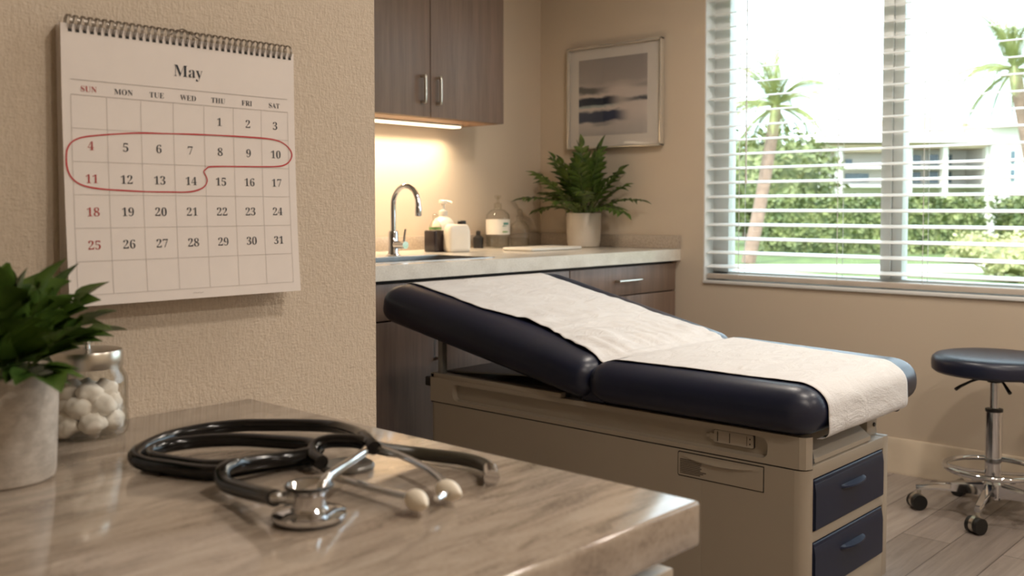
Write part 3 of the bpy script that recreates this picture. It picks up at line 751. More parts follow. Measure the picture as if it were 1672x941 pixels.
# framed picture on the window wall
pc = thing('framed_picture', 'silver framed abstract seascape print hanging above the potted plant', 'picture', (XW-.002, 3.28, 1.51))
PY0, PY1, PZ0, PZ1 = 2.938, 3.569, 1.508, 2.072
fr = MB(); fw_, fd = .012, .034
xa, xb = XW-.002-fd, XW-.002
fr.box(xa, xb, PY0, PY0+fw_, PZ0, PZ1, .003).box(xa, xb, PY1-fw_, PY1, PZ0, PZ1, .003).box(xa, xb, PY0, PY1, PZ0, PZ0+fw_, .003).box(xa, xb, PY0, PY1, PZ1-fw_, PZ1, .003)
build('frame', fr, M['silver_frame'], pc)
build('mat_board', MB().box(XW-.016, XW-.006, PY0+.006, PY1-.006, PZ0+.006, PZ1-.006), plain('mat_board', (236, 228, 219), 0.8, var=.01), pc)
def mat_art():
    t = NT('seascape_print')
    tc = t.n('ShaderNodeTexCoord'); sp = t.n('ShaderNodeSeparateXYZ'); t.link(tc.outputs['Object'], sp.inputs[0])
    # object origin is at the thing's base: y offset and height in metres
    u = t.math('DIVIDE', t.math('SUBTRACT', .215, sp.outputs['Y']), .46)      # 0 left .. 1 right
    v = t.math('DIVIDE', t.math('SUBTRACT', .492, sp.outputs['Z']), .42)      # 0 top .. 1 bottom
    nz = t.n('ShaderNodeTexNoise', Vector=t.coords((1, 6, 15)), Scale=1.0, Detail=6.0, Roughness=.55)
    v = t.math('ADD', v, t.math('MULTIPLY', t.math('SUBTRACT', nz.outputs['Fac'], .5), .16))
    def sm(x, a, b):
        nd = t.n('ShaderNodeMapRange'); nd.interpolation_type = 'SMOOTHSTEP'
        t.link(x, nd.inputs[0]); nd.inputs[1].default_value = a; nd.inputs[2].default_value = b; return nd.outputs[0]
    def band(c, wdt, soft, uf): 
        dist = t.math('ABSOLUTE', t.math('SUBTRACT', v, c)); return t.math('MULTIPLY', t.math('SUBTRACT', 1.0, sm(dist, wdt-soft, wdt+soft)), uf)
    left = lambda a, b: t.math('SUBTRACT', 1.0, sm(u, a, b))
    col = t.ramp(v, [(0.0, lin((168, 160, 156))), (0.30, lin((176, 167, 162))), (0.42, lin((220, 208, 200))), (0.7, lin((226, 214, 206))), (1.0, lin((196, 190, 186)))])
    col = t.mixc(t.math('MULTIPLY', band(.41, .045, .025, left(.2, .55)), .9), col, lin((84, 86, 86)))
    col = t.mixc(t.math('MULTIPLY', band(.39, .03, .03, sm(u, .6, 1.0)), .5), col, lin((120, 118, 114)))
    col = t.mixc(band(.565, .062, .02, left(.4, .72)), col, lin((20, 36, 58)))
    col = t.mixc(t.math('MULTIPLY', band(.565, .028, .02, sm(u, .5, .95)), .9), col, lin((52, 62, 76)))
    col = t.mixc(t.math('MULTIPLY', band(.635, .018, .012, left(.3, .7)), .6), col, lin((150, 176, 176)))
    col = t.mixc(t.math('MULTIPLY', band(.755, .07, .02, left(.52, .8)), .95), col, lin((26, 48, 82)))
    col = t.mixc(t.math('MULTIPLY', band(.85, .02, .02, t.math('MULTIPLY', sm(u, .15, .3), left(.4, .6))), .6), col, lin((110, 112, 118)))
    t.set(Base_Color=col, Roughness=.7); return t.m
build('print', MB().box(XW-.0175, XW-.016, 3.035, 3.495, 1.58, 2.0), mat_art(), pc)
build('glass_sheet', MB().box(XW-.024, XW-.022, PY0+.010, PY1-.010, PZ0+.010, PZ1-.010), M['frame_glass'], pc)

# ------------------------------------------------------------------ exam table
XS, XR, YF, YH = 2.304, 2.814, 1.107, 2.471
et = thing('exam_table', 'navy padded exam table with raised backrest on a beige drawer base', 'exam table', ((XS+XR)/2, 1.79, 0))
def rrect(x0, x1, y0, y1, rs, n=6):
    # rs: corner radii (x0y0, x1y0, x1y1, x0y1)
    out = []
    for (cx, cy, r, a0) in ((x0, y0, rs[0], 180), (x1, y0, rs[1], 270), (x1, y1, rs[2], 0), (x0, y1, rs[3], 90)):
        ox = cx + r if cx == x0 else cx - r; oy = cy + r if cy == y0 else cy - r
        for i in range(n+1):
            a = math.radians(a0 + 90*i/n); out.append((ox + r*math.cos(a), oy + r*math.sin(a)))
    return out
lower = MB()
RC = .034
# drawer carcass: solid shell behind, with an open front face frame
lower.prism(rrect(XS, XR, YF+.30, YH, (.002, .002, .02, .02)), 'z', .13, .523)
lower.prism([(XS, YF+.30), (XS, YF+RC)] + [(XS+RC-RC*math.cos(math.radians(a)), YF+RC-RC*math.sin(math.radians(a))) for a in range(0, 91, 15)] + [(XS+RC, YF+.30)], 'z', .13, .523)
lower.box(XR-.034, XR, YF, YF+.30, .13, .533, .002)
for (z0, z1) in ((.13, .2), (.338, .365), (.5, .533)): lower.box(XS+RC-.001, XR-.033, YF, YF+.30, z0, z1, .002)
lower.box(XS+RC, XR-.034, YF+.05, YF+.30, .19, .52)
build('base', lower, M['enamel'], et)
build('plinth', MB().box(XS+.04, XR-.035, YF+.04, YH-.03, 0, .135), plain('plinth_brown', (98, 86, 74), .6), et)
# upper band with long slot recess in its near side
ub = MB()
def panel_slot(mb, x, y0, y1, z0, z1, sy0, sy1, sz0, sz1, depth, r):
    inner = rrect(sy0, sy1, sz0, sz1, (r, r, r, r), 6); n = len(inner); cy, cz = (sy0+sy1)/2, (sz0+sz1)/2
    outer = []
    for i, (a, b_) in enumerate(inner):
        q = i // 7; k = i % 7
        corner = [(y0, z0), (y1, z0), (y1, z1), (y0, z1)][q]
        if k == 3: outer.append(corner)
        elif k < 3: outer.append({0: (y0, b_), 1: (a, z0), 2: (y1, b_), 3: (a, z1)}[q])
        else: outer.append({0: (a, z0), 1: (y1, b_), 2: (a, z1), 3: (y0, b_)}[q])
    vs = [(x, a, b_) for a, b_ in outer] + [(x, a, b_) for a, b_ in inner] + [(x+depth, cy+(a-cy)*.996, cz+(b_-cz)*.86) for a, b_ in inner]
    fs = []
    for i in range(n):
        j = (i+1) % n; fs += [(i, j, n+j, n+i), (n+i, n+j, 2*n+j, 2*n+i)]
    fs.append(tuple(range(2*n, 3*n))); mb.add(vs, fs)
panel_slot(ub, XS, YF+.022, YH, .527, .608, 1.215, 2.365, .539, .594, .020, .02)
# rounded return at the foot corner, inner face, far side, head end
ub.prism([(XS+.0005, YF+.022), (XS+.006, YF+.006), (XS+.022, YF), (XS+.03, YF), (XS+.03, YF+.10), (XS+.022, YF+.10), (XS+.022, YF+.03)][::-1], 'z', .527, .608)
ub.box(XS+.021, XS+.026, YF+.02, YH-.004, .527, .607)
ub.box(XS+.0006, XS+.026, 1.90, YH-.002, .605, .6228, .001).box(XS+.0006, XS+.026, YF+.03, YH-.002, .603, .608, .001)
ub.box(XR-.022, XR, YF+.12, YH, .533, .607, .002).box(XS+.0006, XR, YH-.018, YH-.0005, .527, .622, .002)
ub.box(XS+.02, XR-.02, YF+.12, YH-.018, .527, .545)
ub.box(XS+.03, XR-.07, 1.35, 2.0, .545, .604)
build('upper_frame', ub, M['enamel'], et)
build('corner_post', MB().box(XR-.075, XR-.005, YF+.03, YF+.12, .533, .607, .004), M['enamel'], et)
build('post_hole', MB().lathe(0, 0, [(.006, 0), (.006, .003), (0, .003)], 14), M['black'], et).location = (0, 0, 0)
ph = bpy.data.objects['post_hole']; ph.rotation_euler = (math.pi/2, 0, 0); ph.location = Vector((XR-.03, YF+.0295, .563)) - WPOS[et.name]
for v in ph.data.vertices: v.co += WPOS[et.name]
# pull-out tray cover
tr = MB(); tr.prism([(YF+.005, .536), (YF+.005, .548), (YF+.03, .566), (YF+.06, .592), (YF+.12, .596), (YF+.12, .536)], 'x', XS+.05, XR-.112)
build('tray', tr, M['enamel'], et)
build('tray_bracket', MB().prism([(YF+.004, .537), (YF+.012, .575), (YF+.022, .575), (YF+.03, .537)], 'x', XS+.031, XS+.052), M['black'], et)
# drawers
for (z0, z1) in ((.368, .498), (.203, .336)):
    dw = MB()
    x0, x1 = XS+RC+.002, XR-.043
    dw.prism([(YF+.02, z0), (YF-.004, z0), (YF-.007, z0+.004), (YF-.007, z1-.034), (YF-.004, z1-.014), (YF-.001, z1-.004), (YF+.004, z1), (YF+.02, z1)], 'x', x0+.002, x1-.002)
    dw.box(x0, x1, YF-.003, YF+.035, z0, z1, .005, 3)
    d_ = build('drawer', dw, M['navy'], et)
    hp = MB(); xc0, xc1 = XS+.185, XS+.335; vs = []; fs = []; n = 14
    for i in range(n+1):
        u = i/n; x = xc0 + (xc1-xc0)*u; prj = .020*math.sin(math.pi*u)**.6; zt = z1-.048; y = YF-.0065
        vs += [(x, y, zt+.006), (x, y-prj, zt+.002), (x, y-prj-.001, zt-.002), (x, y-prj*.8, zt-.005), (x, y, zt-.010)]
    for i in range(n):
        for q in range(4): a = i*5+q; fs.append((a, a+1, a+6, a+5))
    hp.add(vs, fs); build('handle', hp, M['navy'], d_)
# side details
build('seam', MB().box(XS+.002, XS+.02, YF+.034, YH-.002, .5225, .5275), M['enamel_dark'], et)
sd = MB(); sd.prism(rrect(1.226, 1.480, .4535, .5155, (.001, .004, .004, .001)), 'x', XS-.0025, XS+.004)
side = build('side_panel', sd, M['enamel'], et)
build('panel_gap', MB().prism(rrect(1.2235, 1.4825, .4505, .5185, (.001, .006, .006, .001)), 'x', XS-.0008, XS+.004), M['enamel_dark'], side, label='dark gap round the panel')
sc_ = MB(); vs = []; n = 16
for i in range(n+1):
    u = i/n; y = 1.47 - .235*u; dz = .012*math.sin(math.pi*min(1, u*1.02))**.7
    vs += [(XS-.0030, y, .512), (XS-.0034, y, .512-dz*.5), (XS-.0075*math.sin(math.pi*u)-.003, y, .511-dz-.002), (XS-.003, y, .508-dz-.004)]
fs = []
for i in range(n):
    for q in range(3): a = i*4+q; fs.append((a, a+1, a+5, a+4))
sc_.add(vs, fs); build('scoop_lip', sc_, M['enamel'], side)
lb = MB(); rr = random.Random(5)
for i in range(9): lb.box(XS-.0033, XS-.002, 1.474-.082+rr.uniform(0, .02), 1.474, .4985-.0046*i-.0022, .4985-.0046*i)
build('vent_lines', lb, plain('vent_line_brown', (84, 74, 64), .7), side, label='dark printed lines on the panel')
sw = thing_sw = build('switch_plate', MB().prism(rrect(1.262, 1.378, .556, .590, (.004, .004, .004, .004)), 'x', XS+.012, XS+.022), M['enamel'], et)
build('switch_outline', MB().prism(rrect(1.2605, 1.3795, .5545, .5915, (.005, .005, .005, .005)), 'x', XS+.0150, XS+.022), M['enamel_dark'], sw)
build('plug', MB().box(XS+.013, XS+.022, 1.378, 1.392, .562, .580, .001).box(XS+.014, XS+.022, 1.390, 1.404, .566, .576, .001), M['enamel'], sw)
for (a, b_, c_, d_) in ((1.270, 1.273, .564, .568), (1.270, 1.273, .577, .581), (1.330, 1.332, .560, .586), (1.366, 1.368, .560, .586), (1.280, 1.281, .560, .586)):
    build('switch_mark', MB().box(XS+.0114, XS+.0125, a, b_, c_, d_), M['enamel_dark'], sw)
build('side_knob', MB().box(XS+.006, XS+.03, YH, YH+.035, .573, .605, .005, 3), M['black'], et)
build('head_rod', MB().box(XS+.012, XS+.034, 2.425, 2.447, .54, .748, .002), M['grey_plate'], et)
build('support_plate', MB().prism([(2.44, .628), (2.05, .655), (2.05, .650), (2.44, .622)], 'x', XS+.05, XR-.04), M['grey_plate'], et)
build('support_rail', MB().box(XS+.03, XS+.05, 1.9, 2.44, .600, .622, .002), M['grey_plate'], et)
build('side_lever', MB().cyl((XR-.02, YF+.03, .60), (XR+.075, YF+.015, .594), .006, n=10).ico((XR+.085, YF+.013, .593), .012, 2, 0, (1.3, 1, .7)), M['black'], et)
# cushions
XN = 2.264
def taper(q):
    # a little narrower towards the foot
    t = (q.x-XN)/(3.06-XN); far = 2.985 + .155*max(0, min(1, (q.y-1.05)/.75)) + .11*max(0, (q.y-1.80)/.9)
    return Vector((XN + t*(far-XN), q.y, q.z))
def puff(q, z0, z1): # gentle crown
    return q
build('seat_cushion', MB().cushion(XN, 3.06, 1.072, 1.796, .609, .737, .075, .075, .058, fn=taper), M['vinyl'], et)
ANG = math.radians(10.6); HY, HZ = 1.786, .604
def back(q):
    q = taper(Vector((q.x, q.y, q.z))); s, h = q.y-HY, q.z
    h2 = h*(1 + .08*max(0, min(1, s/.8)))
    return Vector((q.x, HY + s*math.cos(ANG) - h2*math.sin(ANG), HZ + s*math.sin(ANG) + h2*math.cos(ANG)))
build('back_cushion', MB().cushion(XN, 3.06, HY-.002, HY+.955, 0, .132, .075, .062, .055, fn=back), M['vinyl'], et)
build('hinge_flap', MB().box(XN+.045, 2.98, 1.74, 1.83, .609, .702, .01), M['vinyl'], et)

# paper sheet over the cushions
def top_profile():
    pts = []
    def bk(s, h): h2 = h*(1 + .08*max(0, min(1, s/.8))); return (HY + s*math.cos(ANG) - h2*math.sin(ANG), HZ + s*math.sin(ANG) + h2*math.cos(ANG))
    e = .0025; S1 = .955
    for a in (35, 52, 70, 90): pts.append(bk(S1-.062+(.062+e)*math.cos(math.radians(a)), .132-.055+(.055+e)*math.sin(math.radians(a))))
    for s in [S1-.062-(S1-.062-.075)*i/14 for i in range(1, 15)]: pts.append(bk(s, .132+e))
    pts.append(bk(.045, .130))
    pts += [(1.788, .7270), (1.768, .7210), (1.748, .7260), (1.720, .7360), (1.69, .7405)]
    for i in range(1, 12): pts.append((1.69-(1.69-1.147)*i/11, .7400))
    for a in (75, 60, 45, 30, 15, 0): pts.append((1.147-(.075+e)*math.cos(math.radians(a)), .679+(.058+e)*math.sin(math.radians(a))))
    pts += [(1.069, .66), (1.068, .638), (1.069, .624), (1.074, .615), (1.084, .609), (1.098, .606)]
    return pts
prof = [Vector((0, a, b_)) for a, b_ in top_profile()]
fine = crom(prof, 4); nu = len(fine); nv = 60
tot = [0.0]
for i in range(1, nu): tot.append(tot[-1] + (fine[i]-fine[i-1]).length)
sh = MB(); vs = []; fs = []
hinge_i = min(range(nu), key=lambda i: abs(fine[i].y-1.768) + abs(fine[i].z-.722)*3)
for i in range(nu):
    tg = (fine[min(nu-1, i+1)] - fine[max(0, i-1)]).normalized(); nm = Vector((0, tg.z, -tg.y)); nm = nm if nm.z > -.2 or i > nu-30 else -nm
    if nm.dot(Vector((0, -.3, 1))) < 0 and i < nu-30: nm = -nm
    y = fine[i].y
    tt = tot[i]/tot[-1]
    xn = 2.338 + .085*math.exp(-((y-2.12)/.22)**2) - .01*math.exp(-((y-1.70)/.1)**2) + (.075 if y > 2.45 else .075*max(0, (y-2.3)/.15))*.6
    xf = 2.845 + .175*max(0, min(1, (y-1.1)/.70)) + .07*max(0, min(1, (y-1.8)/.9))
    for j in range(nv+1):
        u = j/nv; x = xn + (xf-xn)*u
        x += .003*noise.noise(Vector((y*7, u*3, 2)))*(1 if j in (0, nv) else 0)
        wv = noise.noise(Vector((x*7, y*14, .3)))*.5 + noise.noise(Vector((x*18 + y*9, y*30, 1.3)))*.3 + abs(noise.noise(Vector((x*5+y*6, y*11, 4.1))))*.9
        hg = math.exp(-((y-1.86)/.10)**2)
        amp = .0022 + .0055*math.exp(-((y-2.05)/.25)**2) + .006*hg
        off = max(0.0, wv+.35)*amp
        # soft pleats at the fold
        off += hg*.013*abs(noise.noise(Vector((x*19, y*4, 7)))) + .006*abs(noise.noise(Vector((x*8 - y*5, y*9 + x*4, 3.3))))*math.exp(-((y-2.1)/.35)**2)
        off += .012*math.exp(-((y-1.775)/.025)**2)*min(1, max(0, u-.02)*5)
        if y < 1.085: off = .0015*(1+noise.noise(Vector((x*9, fine[i].z*14, 5))))
        vs.append((x, y + nm.y*off, fine[i].z + nm.z*off))
for i in range(nu-1):
    for j in range(nv): a = i*(nv+1)+j; fs.append((a, a+1, a+nv+2, a+nv+1))
sh.add(vs, fs)
so = build('paper_sheet', sh, M['sheet'], base=(2.6, 1.8, .70), smooth=70)
tag(so, 'strip of crinkled white exam paper lying over the navy exam table', 'paper sheet')
sm_ = so.modifiers.new('thickness', 'SOLIDIFY'); sm_.thickness = .0012; sm_.offset = 1

# ------------------------------------------------------------------ stool
SC = Vector((4.045, 1.185, 0))
st = thing('rolling_stool', 'round navy padded stool on a chrome five-star base with castors', 'stool', SC)
RS = .226
pr = [(0, .548), (RS-.03, .548), (RS-.012, .551), (RS-.002, .560), (RS, .575), (RS, .592), (RS-.004, .606), (RS-.016, .616), (RS-.04, .6215), (RS*.5, .6235), (0, .624)]
build('seat', MB().lathe(SC.x, SC.y, pr, 64), M['vinyl'], st)
build('seat_plate', MB().lathe(SC.x, SC.y, [(.06, .532), (.065, .536), (.065, .549)], 30).lathe(SC.x, SC.y, [(.026, .515), (.026, .54)], 20), M['black'], st)
build('piston', MB().lathe(SC.x, SC.y, [(.0165, .40), (.0165, .52)], 24), M['chrome'], st)
build('column', MB().lathe(SC.x, SC.y, [(.024, .07), (.030, .075), (.030, .405), (.027, .408)], 32), M['chrome'], st)
build('column_collar', MB().lathe(SC.x, SC.y, [(.031, .402), (.032, .405), (.032, .413), (.018, .416)], 32), M['black'], st)
ring = [(SC.x+.172*math.cos(2*math.pi*i/56), SC.y+.172*math.sin(2*math.pi*i/56), .182) for i in range(56)]
ft = build('foot_ring', MB().tube(ring, .0105, 12, closed=True), M['chrome'], st)
sp = MB()
for a in (20, 110, 200, 290): 
    a = math.radians(a); sp.tube([(SC.x+.028*math.cos(a), SC.y+.028*math.sin(a), .165), (SC.x+.10*math.cos(a), SC.y+.10*math.sin(a), .168), (SC.x+.168*math.cos(a), SC.y+.168*math.sin(a), .180)], .007, 8)
build('ring_spokes', sp, M['chrome'], ft)
build('hub', MB().lathe(SC.x, SC.y, [(.036, .065), (.042, .07), (.042, .128), (.036, .135), (.030, .136)], 28), M['chrome'], st)
for k_ in range(5):
    a = math.radians(114 + 72*k_); dv = Vector((math.cos(a), math.sin(a), 0)); sv = Vector((-math.sin(a), math.cos(a), 0)); RL = .262
    vs = []; fs = []
    for (t, hw, zt, zb) in ((.035, .021, .128, .078), (.12, .017, .121, .084), (.20, .014, .110, .084), (RL, .012, .100, .078), (RL+.012, .010, .097, .079)):
        c = SC + dv*t
        for (s_, z_) in ((-hw, zb), (hw, zb), (hw, zt-.006), (hw*.7, zt), (-hw*.7, zt), (-hw, zt-.006)): vs.append((c.x+sv.x*s_, c.y+sv.y*s_, z_))
    for i in range(4):
        for q in range(6): fs.append((i*6+q, i*6+(q+1) % 6, (i+1)*6+(q+1) % 6, (i+1)*6+q))
    fs += [tuple(range(6)), tuple(range(29, 23, -1))]
    build('leg', MB().add(vs, fs), M['chrome'], st)
    ca = math.radians(114 + 72*k_ + (25, -30, 60, -10, 40)[k_]); cd = Vector((math.cos(ca), math.sin(ca), 0)); cs = Vector((-math.sin(ca), math.cos(ca), 0))
    ctr = SC + dv*RL
    cw = build('castor', MB().cyl(tuple(ctr + Vector((0, 0, .05))), tuple(ctr + Vector((0, 0, .082))), .008, n=12).cyl(tuple(ctr - cs*.008 + cd*.008 + Vector((0, 0, .034))), tuple(ctr + cs*.008 + cd*.008 + Vector((0, 0, .034))), .031, n=24), M['nickel'], st)
    for s_ in (-1, 1):
        w0 = ctr + cs*s_*.010 + cd*.008 + Vector((0, 0, .030)); w1 = ctr + cs*s_*.026 + cd*.008 + Vector((0, 0, .030))
        build('wheel', MB().cyl(tuple(w0), tuple(w1), .030, n=28), M['black'], cw)
for (a, L_) in ((145, .15), (222, .10), (330, .15)):
    a = math.radians(a); e = Vector((math.cos(a), math.sin(a), 0))
    build('lever', MB().tube([tuple(SC + e*.04 + Vector((0, 0, .536))), tuple(SC + e*L_*.7 + Vector((0, 0, .522))), tuple(SC + e*L_ + Vector((0, 0, .505))), tuple(SC + e*(L_+.02) + Vector((0, 0, .494)))], lambda t: .004 + .003*t, 8), M['black'], st)

# ------------------------------------------------------------------ desk in front
DZ = .915
dk = tag(build('countertop', MB().box(X0+.002, .777, .475, YP-.001, .873, DZ, .0045, 3), M['marble'], base=(0, .84, .873)), 'glossy beige veined marble countertop in the foreground under the stethoscope', 'countertop')
dc = thing('base_cabinet', 'beige cabinet in the foreground below the marble countertop', 'cabinet', (0, .85, 0))
build('body', MB().box(X0+.002, .745, .52, YP-.002, 0, .873), M['desk_white'], dc)
for (a, b_) in ((.17, .7645), (-.43, .167), (-1.03, -.433)):
    build('drawer', MB().box(a, b_, .495, .52, .66, .852, .003), M['desk_white'], dc)
    build('door', MB().box(a, b_, .495, .52, .08, .656, .003), M['desk_white'], dc)

# wall calendar
CX0, CX1, CZ0, CZ1, CYF = .5135, .8400, 1.0635, 1.3975, 1.181
cal = thing('wall_calendar', 'white spiral-bound wall calendar open at May with dates circled in red', 'calendar', ((CX0+CX1)/2, YP, CZ0))
def cy(z): 
    t = max(0, min(1, (CZ1-z)/(CZ1-CZ0))); return CYF - .0125*t**2.2
def page(x0, x1, z0, z1, fy, th):
    m = MB(); n = 24; vs = []; fs = []
    for i in range(n+1):
        z = z1 + (z0-z1)*i/n
        for x in (x0, x1): vs += [(x, fy(z), z), (x, fy(z)+th, z)]
    for i in range(n):
        a = i*4; fs += [(a, a+2, a+6, a+4), (a+1, a+5, a+7, a+3), (a, a+4, a+5, a+1), (a+2, a+3, a+7, a+6)]
    fs += [(0, 1, 3, 2), (n*4, n*4+2, n*4+3, n*4+1)]
    return m.add(vs, fs)
for i in range(5):
    build('under_page', page(CX0+.0004*i, CX1-.0008*i-.001, CZ0+.0015*i+.002, CZ1, lambda z, i=i: CYF+.0012+.0032*i - .0125*(.75-.16*i)*max(0, min(1, (CZ1-z)/(CZ1-CZ0)))**2.2, .0010), M['page'], cal)
build('backing_board', MB().box(CX0+.003, CX1-.003, 1.1985, 1.2005, CZ0+.012, CZ1), M['page'], cal)
fp = build('front_page', page(CX0, CX1, CZ0, CZ1, cy, .0008), M['page'], cal)
e = .0004
def strip(mb, p0, p1, wd, n=10):
    p0, p1 = Vector(p0), Vector(p1); d = (p1-p0); s = Vector((-d.y, d.x)).normalized()*wd/2; vs = []
    for i in range(n+1):
        q = p0 + d*i/n
        for k_ in (-1, 1): x, z = q + s*k_; vs.append((x, cy(z)-e, z))
    mb.add(vs, [(2*i, 2*i+1, 2*i+3, 2*i+2) for i in range(n)])
gx = [.524 + .0435*i for i in range(8)]; gz = [1.3145, 1.275, 1.2355, 1.196, 1.1562, 1.1165, 1.0765]
gl = MB()
strip(gl, (gx[0], 1.3325), (gx[7], 1.3325), .0009)
for i, z in enumerate(gz): strip(gl, (gx[0], z), (gx[7], z), .0009 if i == 0 else .0005)
for x in gx: strip(gl, (x, gz[0]), (x, gz[-1]), .0005, 20)
build('grid_lines', gl, M['rule'], fp)
DG = bpy.context.evaluated_depsgraph_get
def serif(s):
    r = ''
    for ch in s:
        if ch.isdigit(): r += chr(0x1D7CE + int(ch))
        elif ch.isupper(): r += chr(0x1D400 + ord(ch) - 65)
        elif ch.islower(): r += chr(0x1D41A + ord(ch) - 97)
        else: r += ch
    return r
def text(mb, s, xc, zc, size, off, capc=.34, sx=1.0):
    c = bpy.data.curves.new('lettering', 'FONT'); c.body = serif(s); c.size = 1.0; c.offset = off; c.align_x = 'CENTER'; c.resolution_u = 5
    o = bpy.data.objects.new('lettering', c); COL.objects.link(o); bpy.context.view_layer.update()
    me = o.evaluated_get(DG()).to_mesh()
    vs = []
    for v in me.vertices:
        x = xc + v.co.x*size*sx; z = zc + (v.co.y - capc)*size; vs.append((x, cy(z)-e, z))
    mb.add(vs, [tuple(p.vertices) for p in me.polygons])
    o.to_mesh_clear(); bpy.data.objects.remove(o); bpy.data.curves.remove(c)
m_ = MB(); text(m_, 'May', .6765, 1.3562, .0216, -.0085); build('month_title', m_, M['ink'], fp)
m_ = MB(); mr = MB()
for i, s in enumerate(['SUN', 'MON', 'TUE', 'WED', 'THU', 'FRI', 'SAT']): 
    m_ = MB(); text(m_, s, gx[i]+.0215, 1.3222, .0098, -.0070); build('weekday_name', m_, M['ink_red'] if i == 0 else M['ink'], fp, label='red weekday name' if i == 0 else None)
m_ = MB(); mr = MB()
for d_ in range(1, 32):
    kx = d_ + 3; col_, row = kx % 7, kx // 7
    m_ = MB(); text(m_, str(d_), gx[col_]+.0225, (gz[row]+gz[row+1])/2 - .0005, .0150, -.0110, .36)
    build('date_number', m_, M['ink_red'] if col_ == 0 else M['ink'], fp, label='red Sunday date' if col_ == 0 else None)
loop = [(0.517, 1.2447), (0.5192, 1.252), (0.5244, 1.2587), (0.5354, 1.264), (0.554, 1.2675), (0.5808, 1.2708), (0.6084, 1.2734), (0.6411, 1.2746), (0.6926, 1.2761), (0.7379, 1.2766), (0.7856, 1.2762), (0.8104, 1.2741), (0.8256, 1.2676), (0.8337, 1.2576), (0.8315, 1.2481), (0.8222, 1.2409), (0.805, 1.2378), (0.7562, 1.2363), (0.7081, 1.2348), (0.6991, 1.2314), (0.6955, 1.2273), (0.6989, 1.221), (0.6998, 1.2154), (0.6961, 1.2089), (0.6872, 1.204), (0.6723, 1.201), (0.6484, 1.2006), (0.6153, 1.2007), (0.5835, 1.2018), (0.5567, 1.2033), (0.5381, 1.2063), (0.5272, 1.2112), (0.5201, 1.219), (0.5167, 1.2304)]
lp = [Vector((a, b_, 0)) for a, b_ in loop]; lf = crom(lp, 6, closed=True); m_ = MB(); vs = []; n = len(lf)
for i in range(n):
    d_ = (lf[(i+1) % n]-lf[i-1]).normalized(); s = Vector((-d_.y, d_.x, 0))*(.00085 + .0003*noise.noise(lf[i]*30))
    for q in (lf[i]-s, lf[i]+s): vs.append((q.x, cy(q.y)-e*1.6, q.y))
m_.add(vs, [(2*i, 2*i+1, (2*i+3) % (2*n), (2*i+2) % (2*n)) for i in range(n)])
build('pen_circle', m_, M['pen_red'], fp, label='hand-drawn red pen loop around dates')
m_ = MB(); 
for i in range(5): strip(m_, (.673+.003*i, 1.0702+.0008*(i % 2)), (.6755+.003*i, 1.0702+.0008*((i+1) % 2)), .0007, 1)
build('tiny_print', m_, M['rule'], fp)
wr = MB(); nr = 36
for i in range(nr):
    x = CX0 + .010 + (CX1-CX0-.018)*i/(nr-1)
    if abs(i-22) < .1: pass
    for dx in (0, .0020):
        pts = []
        for k_ in range(15):
            a = math.radians(-115 + 300*k_/14); pts.append((x+dx, CYF+.0045 + .0085*math.cos(a)*-1, CZ1+.0015 + .0095*math.sin(a)))
        wr.tube(pts, .0007, 6)
build('wire_binding', wr, M['wire'], cal)
hm = MB()
for i in range(nr):
    x = CX0 + .010 + (CX1-CX0-.018)*i/(nr-1)
    hm.add([(x-.0012, CYF-.0003, CZ1-.0095), (x+.0034, CYF-.0003, CZ1-.0095), (x+.0034, CYF-.0003, CZ1-.0058), (x-.0012, CYF-.0003, CZ1-.0058)], [(0, 1, 2, 3)])
build('punch_holes', hm, M['black'], fp, smooth=0)
hx = (CX0+CX1)/2-.002
build('hanger', MB().tube(crom([(hx-.02, 1.186, CZ1+.004), (hx-.008, 1.188, CZ1+.010), (hx, 1.19, CZ1+.014), (hx+.008, 1.188, CZ1+.010), (hx+.02, 1.186, CZ1+.004)], 5), .001, 6), M['wire'], cal)

# front plant
fp0 = Vector((.377, 1.02, DZ))
fpl = thing('potted_plant', 'green leafy plant in a grey speckled pot at the left edge of the desk', 'plant', fp0)
FR = .0545
build('pot', MB().lathe(fp0.x, fp0.y, [(FR*.86, 0), (FR*.91, .002), (FR*.93, .006), (FR*1.0, .098), (FR*1.0, .104), (FR*.985, .106), (FR*.93, .105), (FR*.92, .09), (FR*.9, .06), (0, .06)], 48, DZ), M['pot'], fpl)
build('soil', MB().lathe(fp0.x, fp0.y, [(FR*.92, .085), (FR*.92, .09), (FR*.5, .094), (0, .095)], 24, DZ), M['soil'], fpl)
frond_plant(fpl, fp0 + Vector((0, 0, .093)), 26, .088, .047, .030, 4, 57, M['leaf'], (88, 34), .03, gap=.25, lim=(9, 1.19), zmin=DZ, sag=.8)

# glass jar of cotton balls
JC = Vector((.522, 1.145, DZ)); JR = .0445
jr = thing('glass_jar', 'round clear glass jar with a steel lid behind the front plant', 'jar', JC)
build('glass_body', MB().lathe(JC.x, JC.y, [(0, .001), (JR*.9, .0005), (JR*.98, .004), (JR, .010), (JR, .062), (JR*.97, .070), (JR*.86, .078), (JR*.85, .082), (JR*.81, .082), (JR*.82, .077), (JR*.92, .069), (JR*.95, .061), (JR*.95, .012), (JR*.9, .007), (0, .006)], 56, DZ), M['glass'], jr)
build('lid', MB().lathe(JC.x, JC.y, [(JR*.88, .080), (JR*.89, .081), (JR*.89, .097), (JR*.86, .100), (JR*.3, .1015), (0, .1015)], 48, DZ), M['nickel'], jr)
build('lid_knob', MB().lathe(JC.x, JC.y, [(.004, .101), (.0035, .106), (.006, .109), (.0075, .113), (.006, .117), (0, .1185)], 20, DZ), M['chrome'], jr)
rc = random.Random(9); balls = []
tries = 0
layers = [(.0185, 6, .0285), (.036, 6, .0245), (.053, 4, .019)]
bi = 0
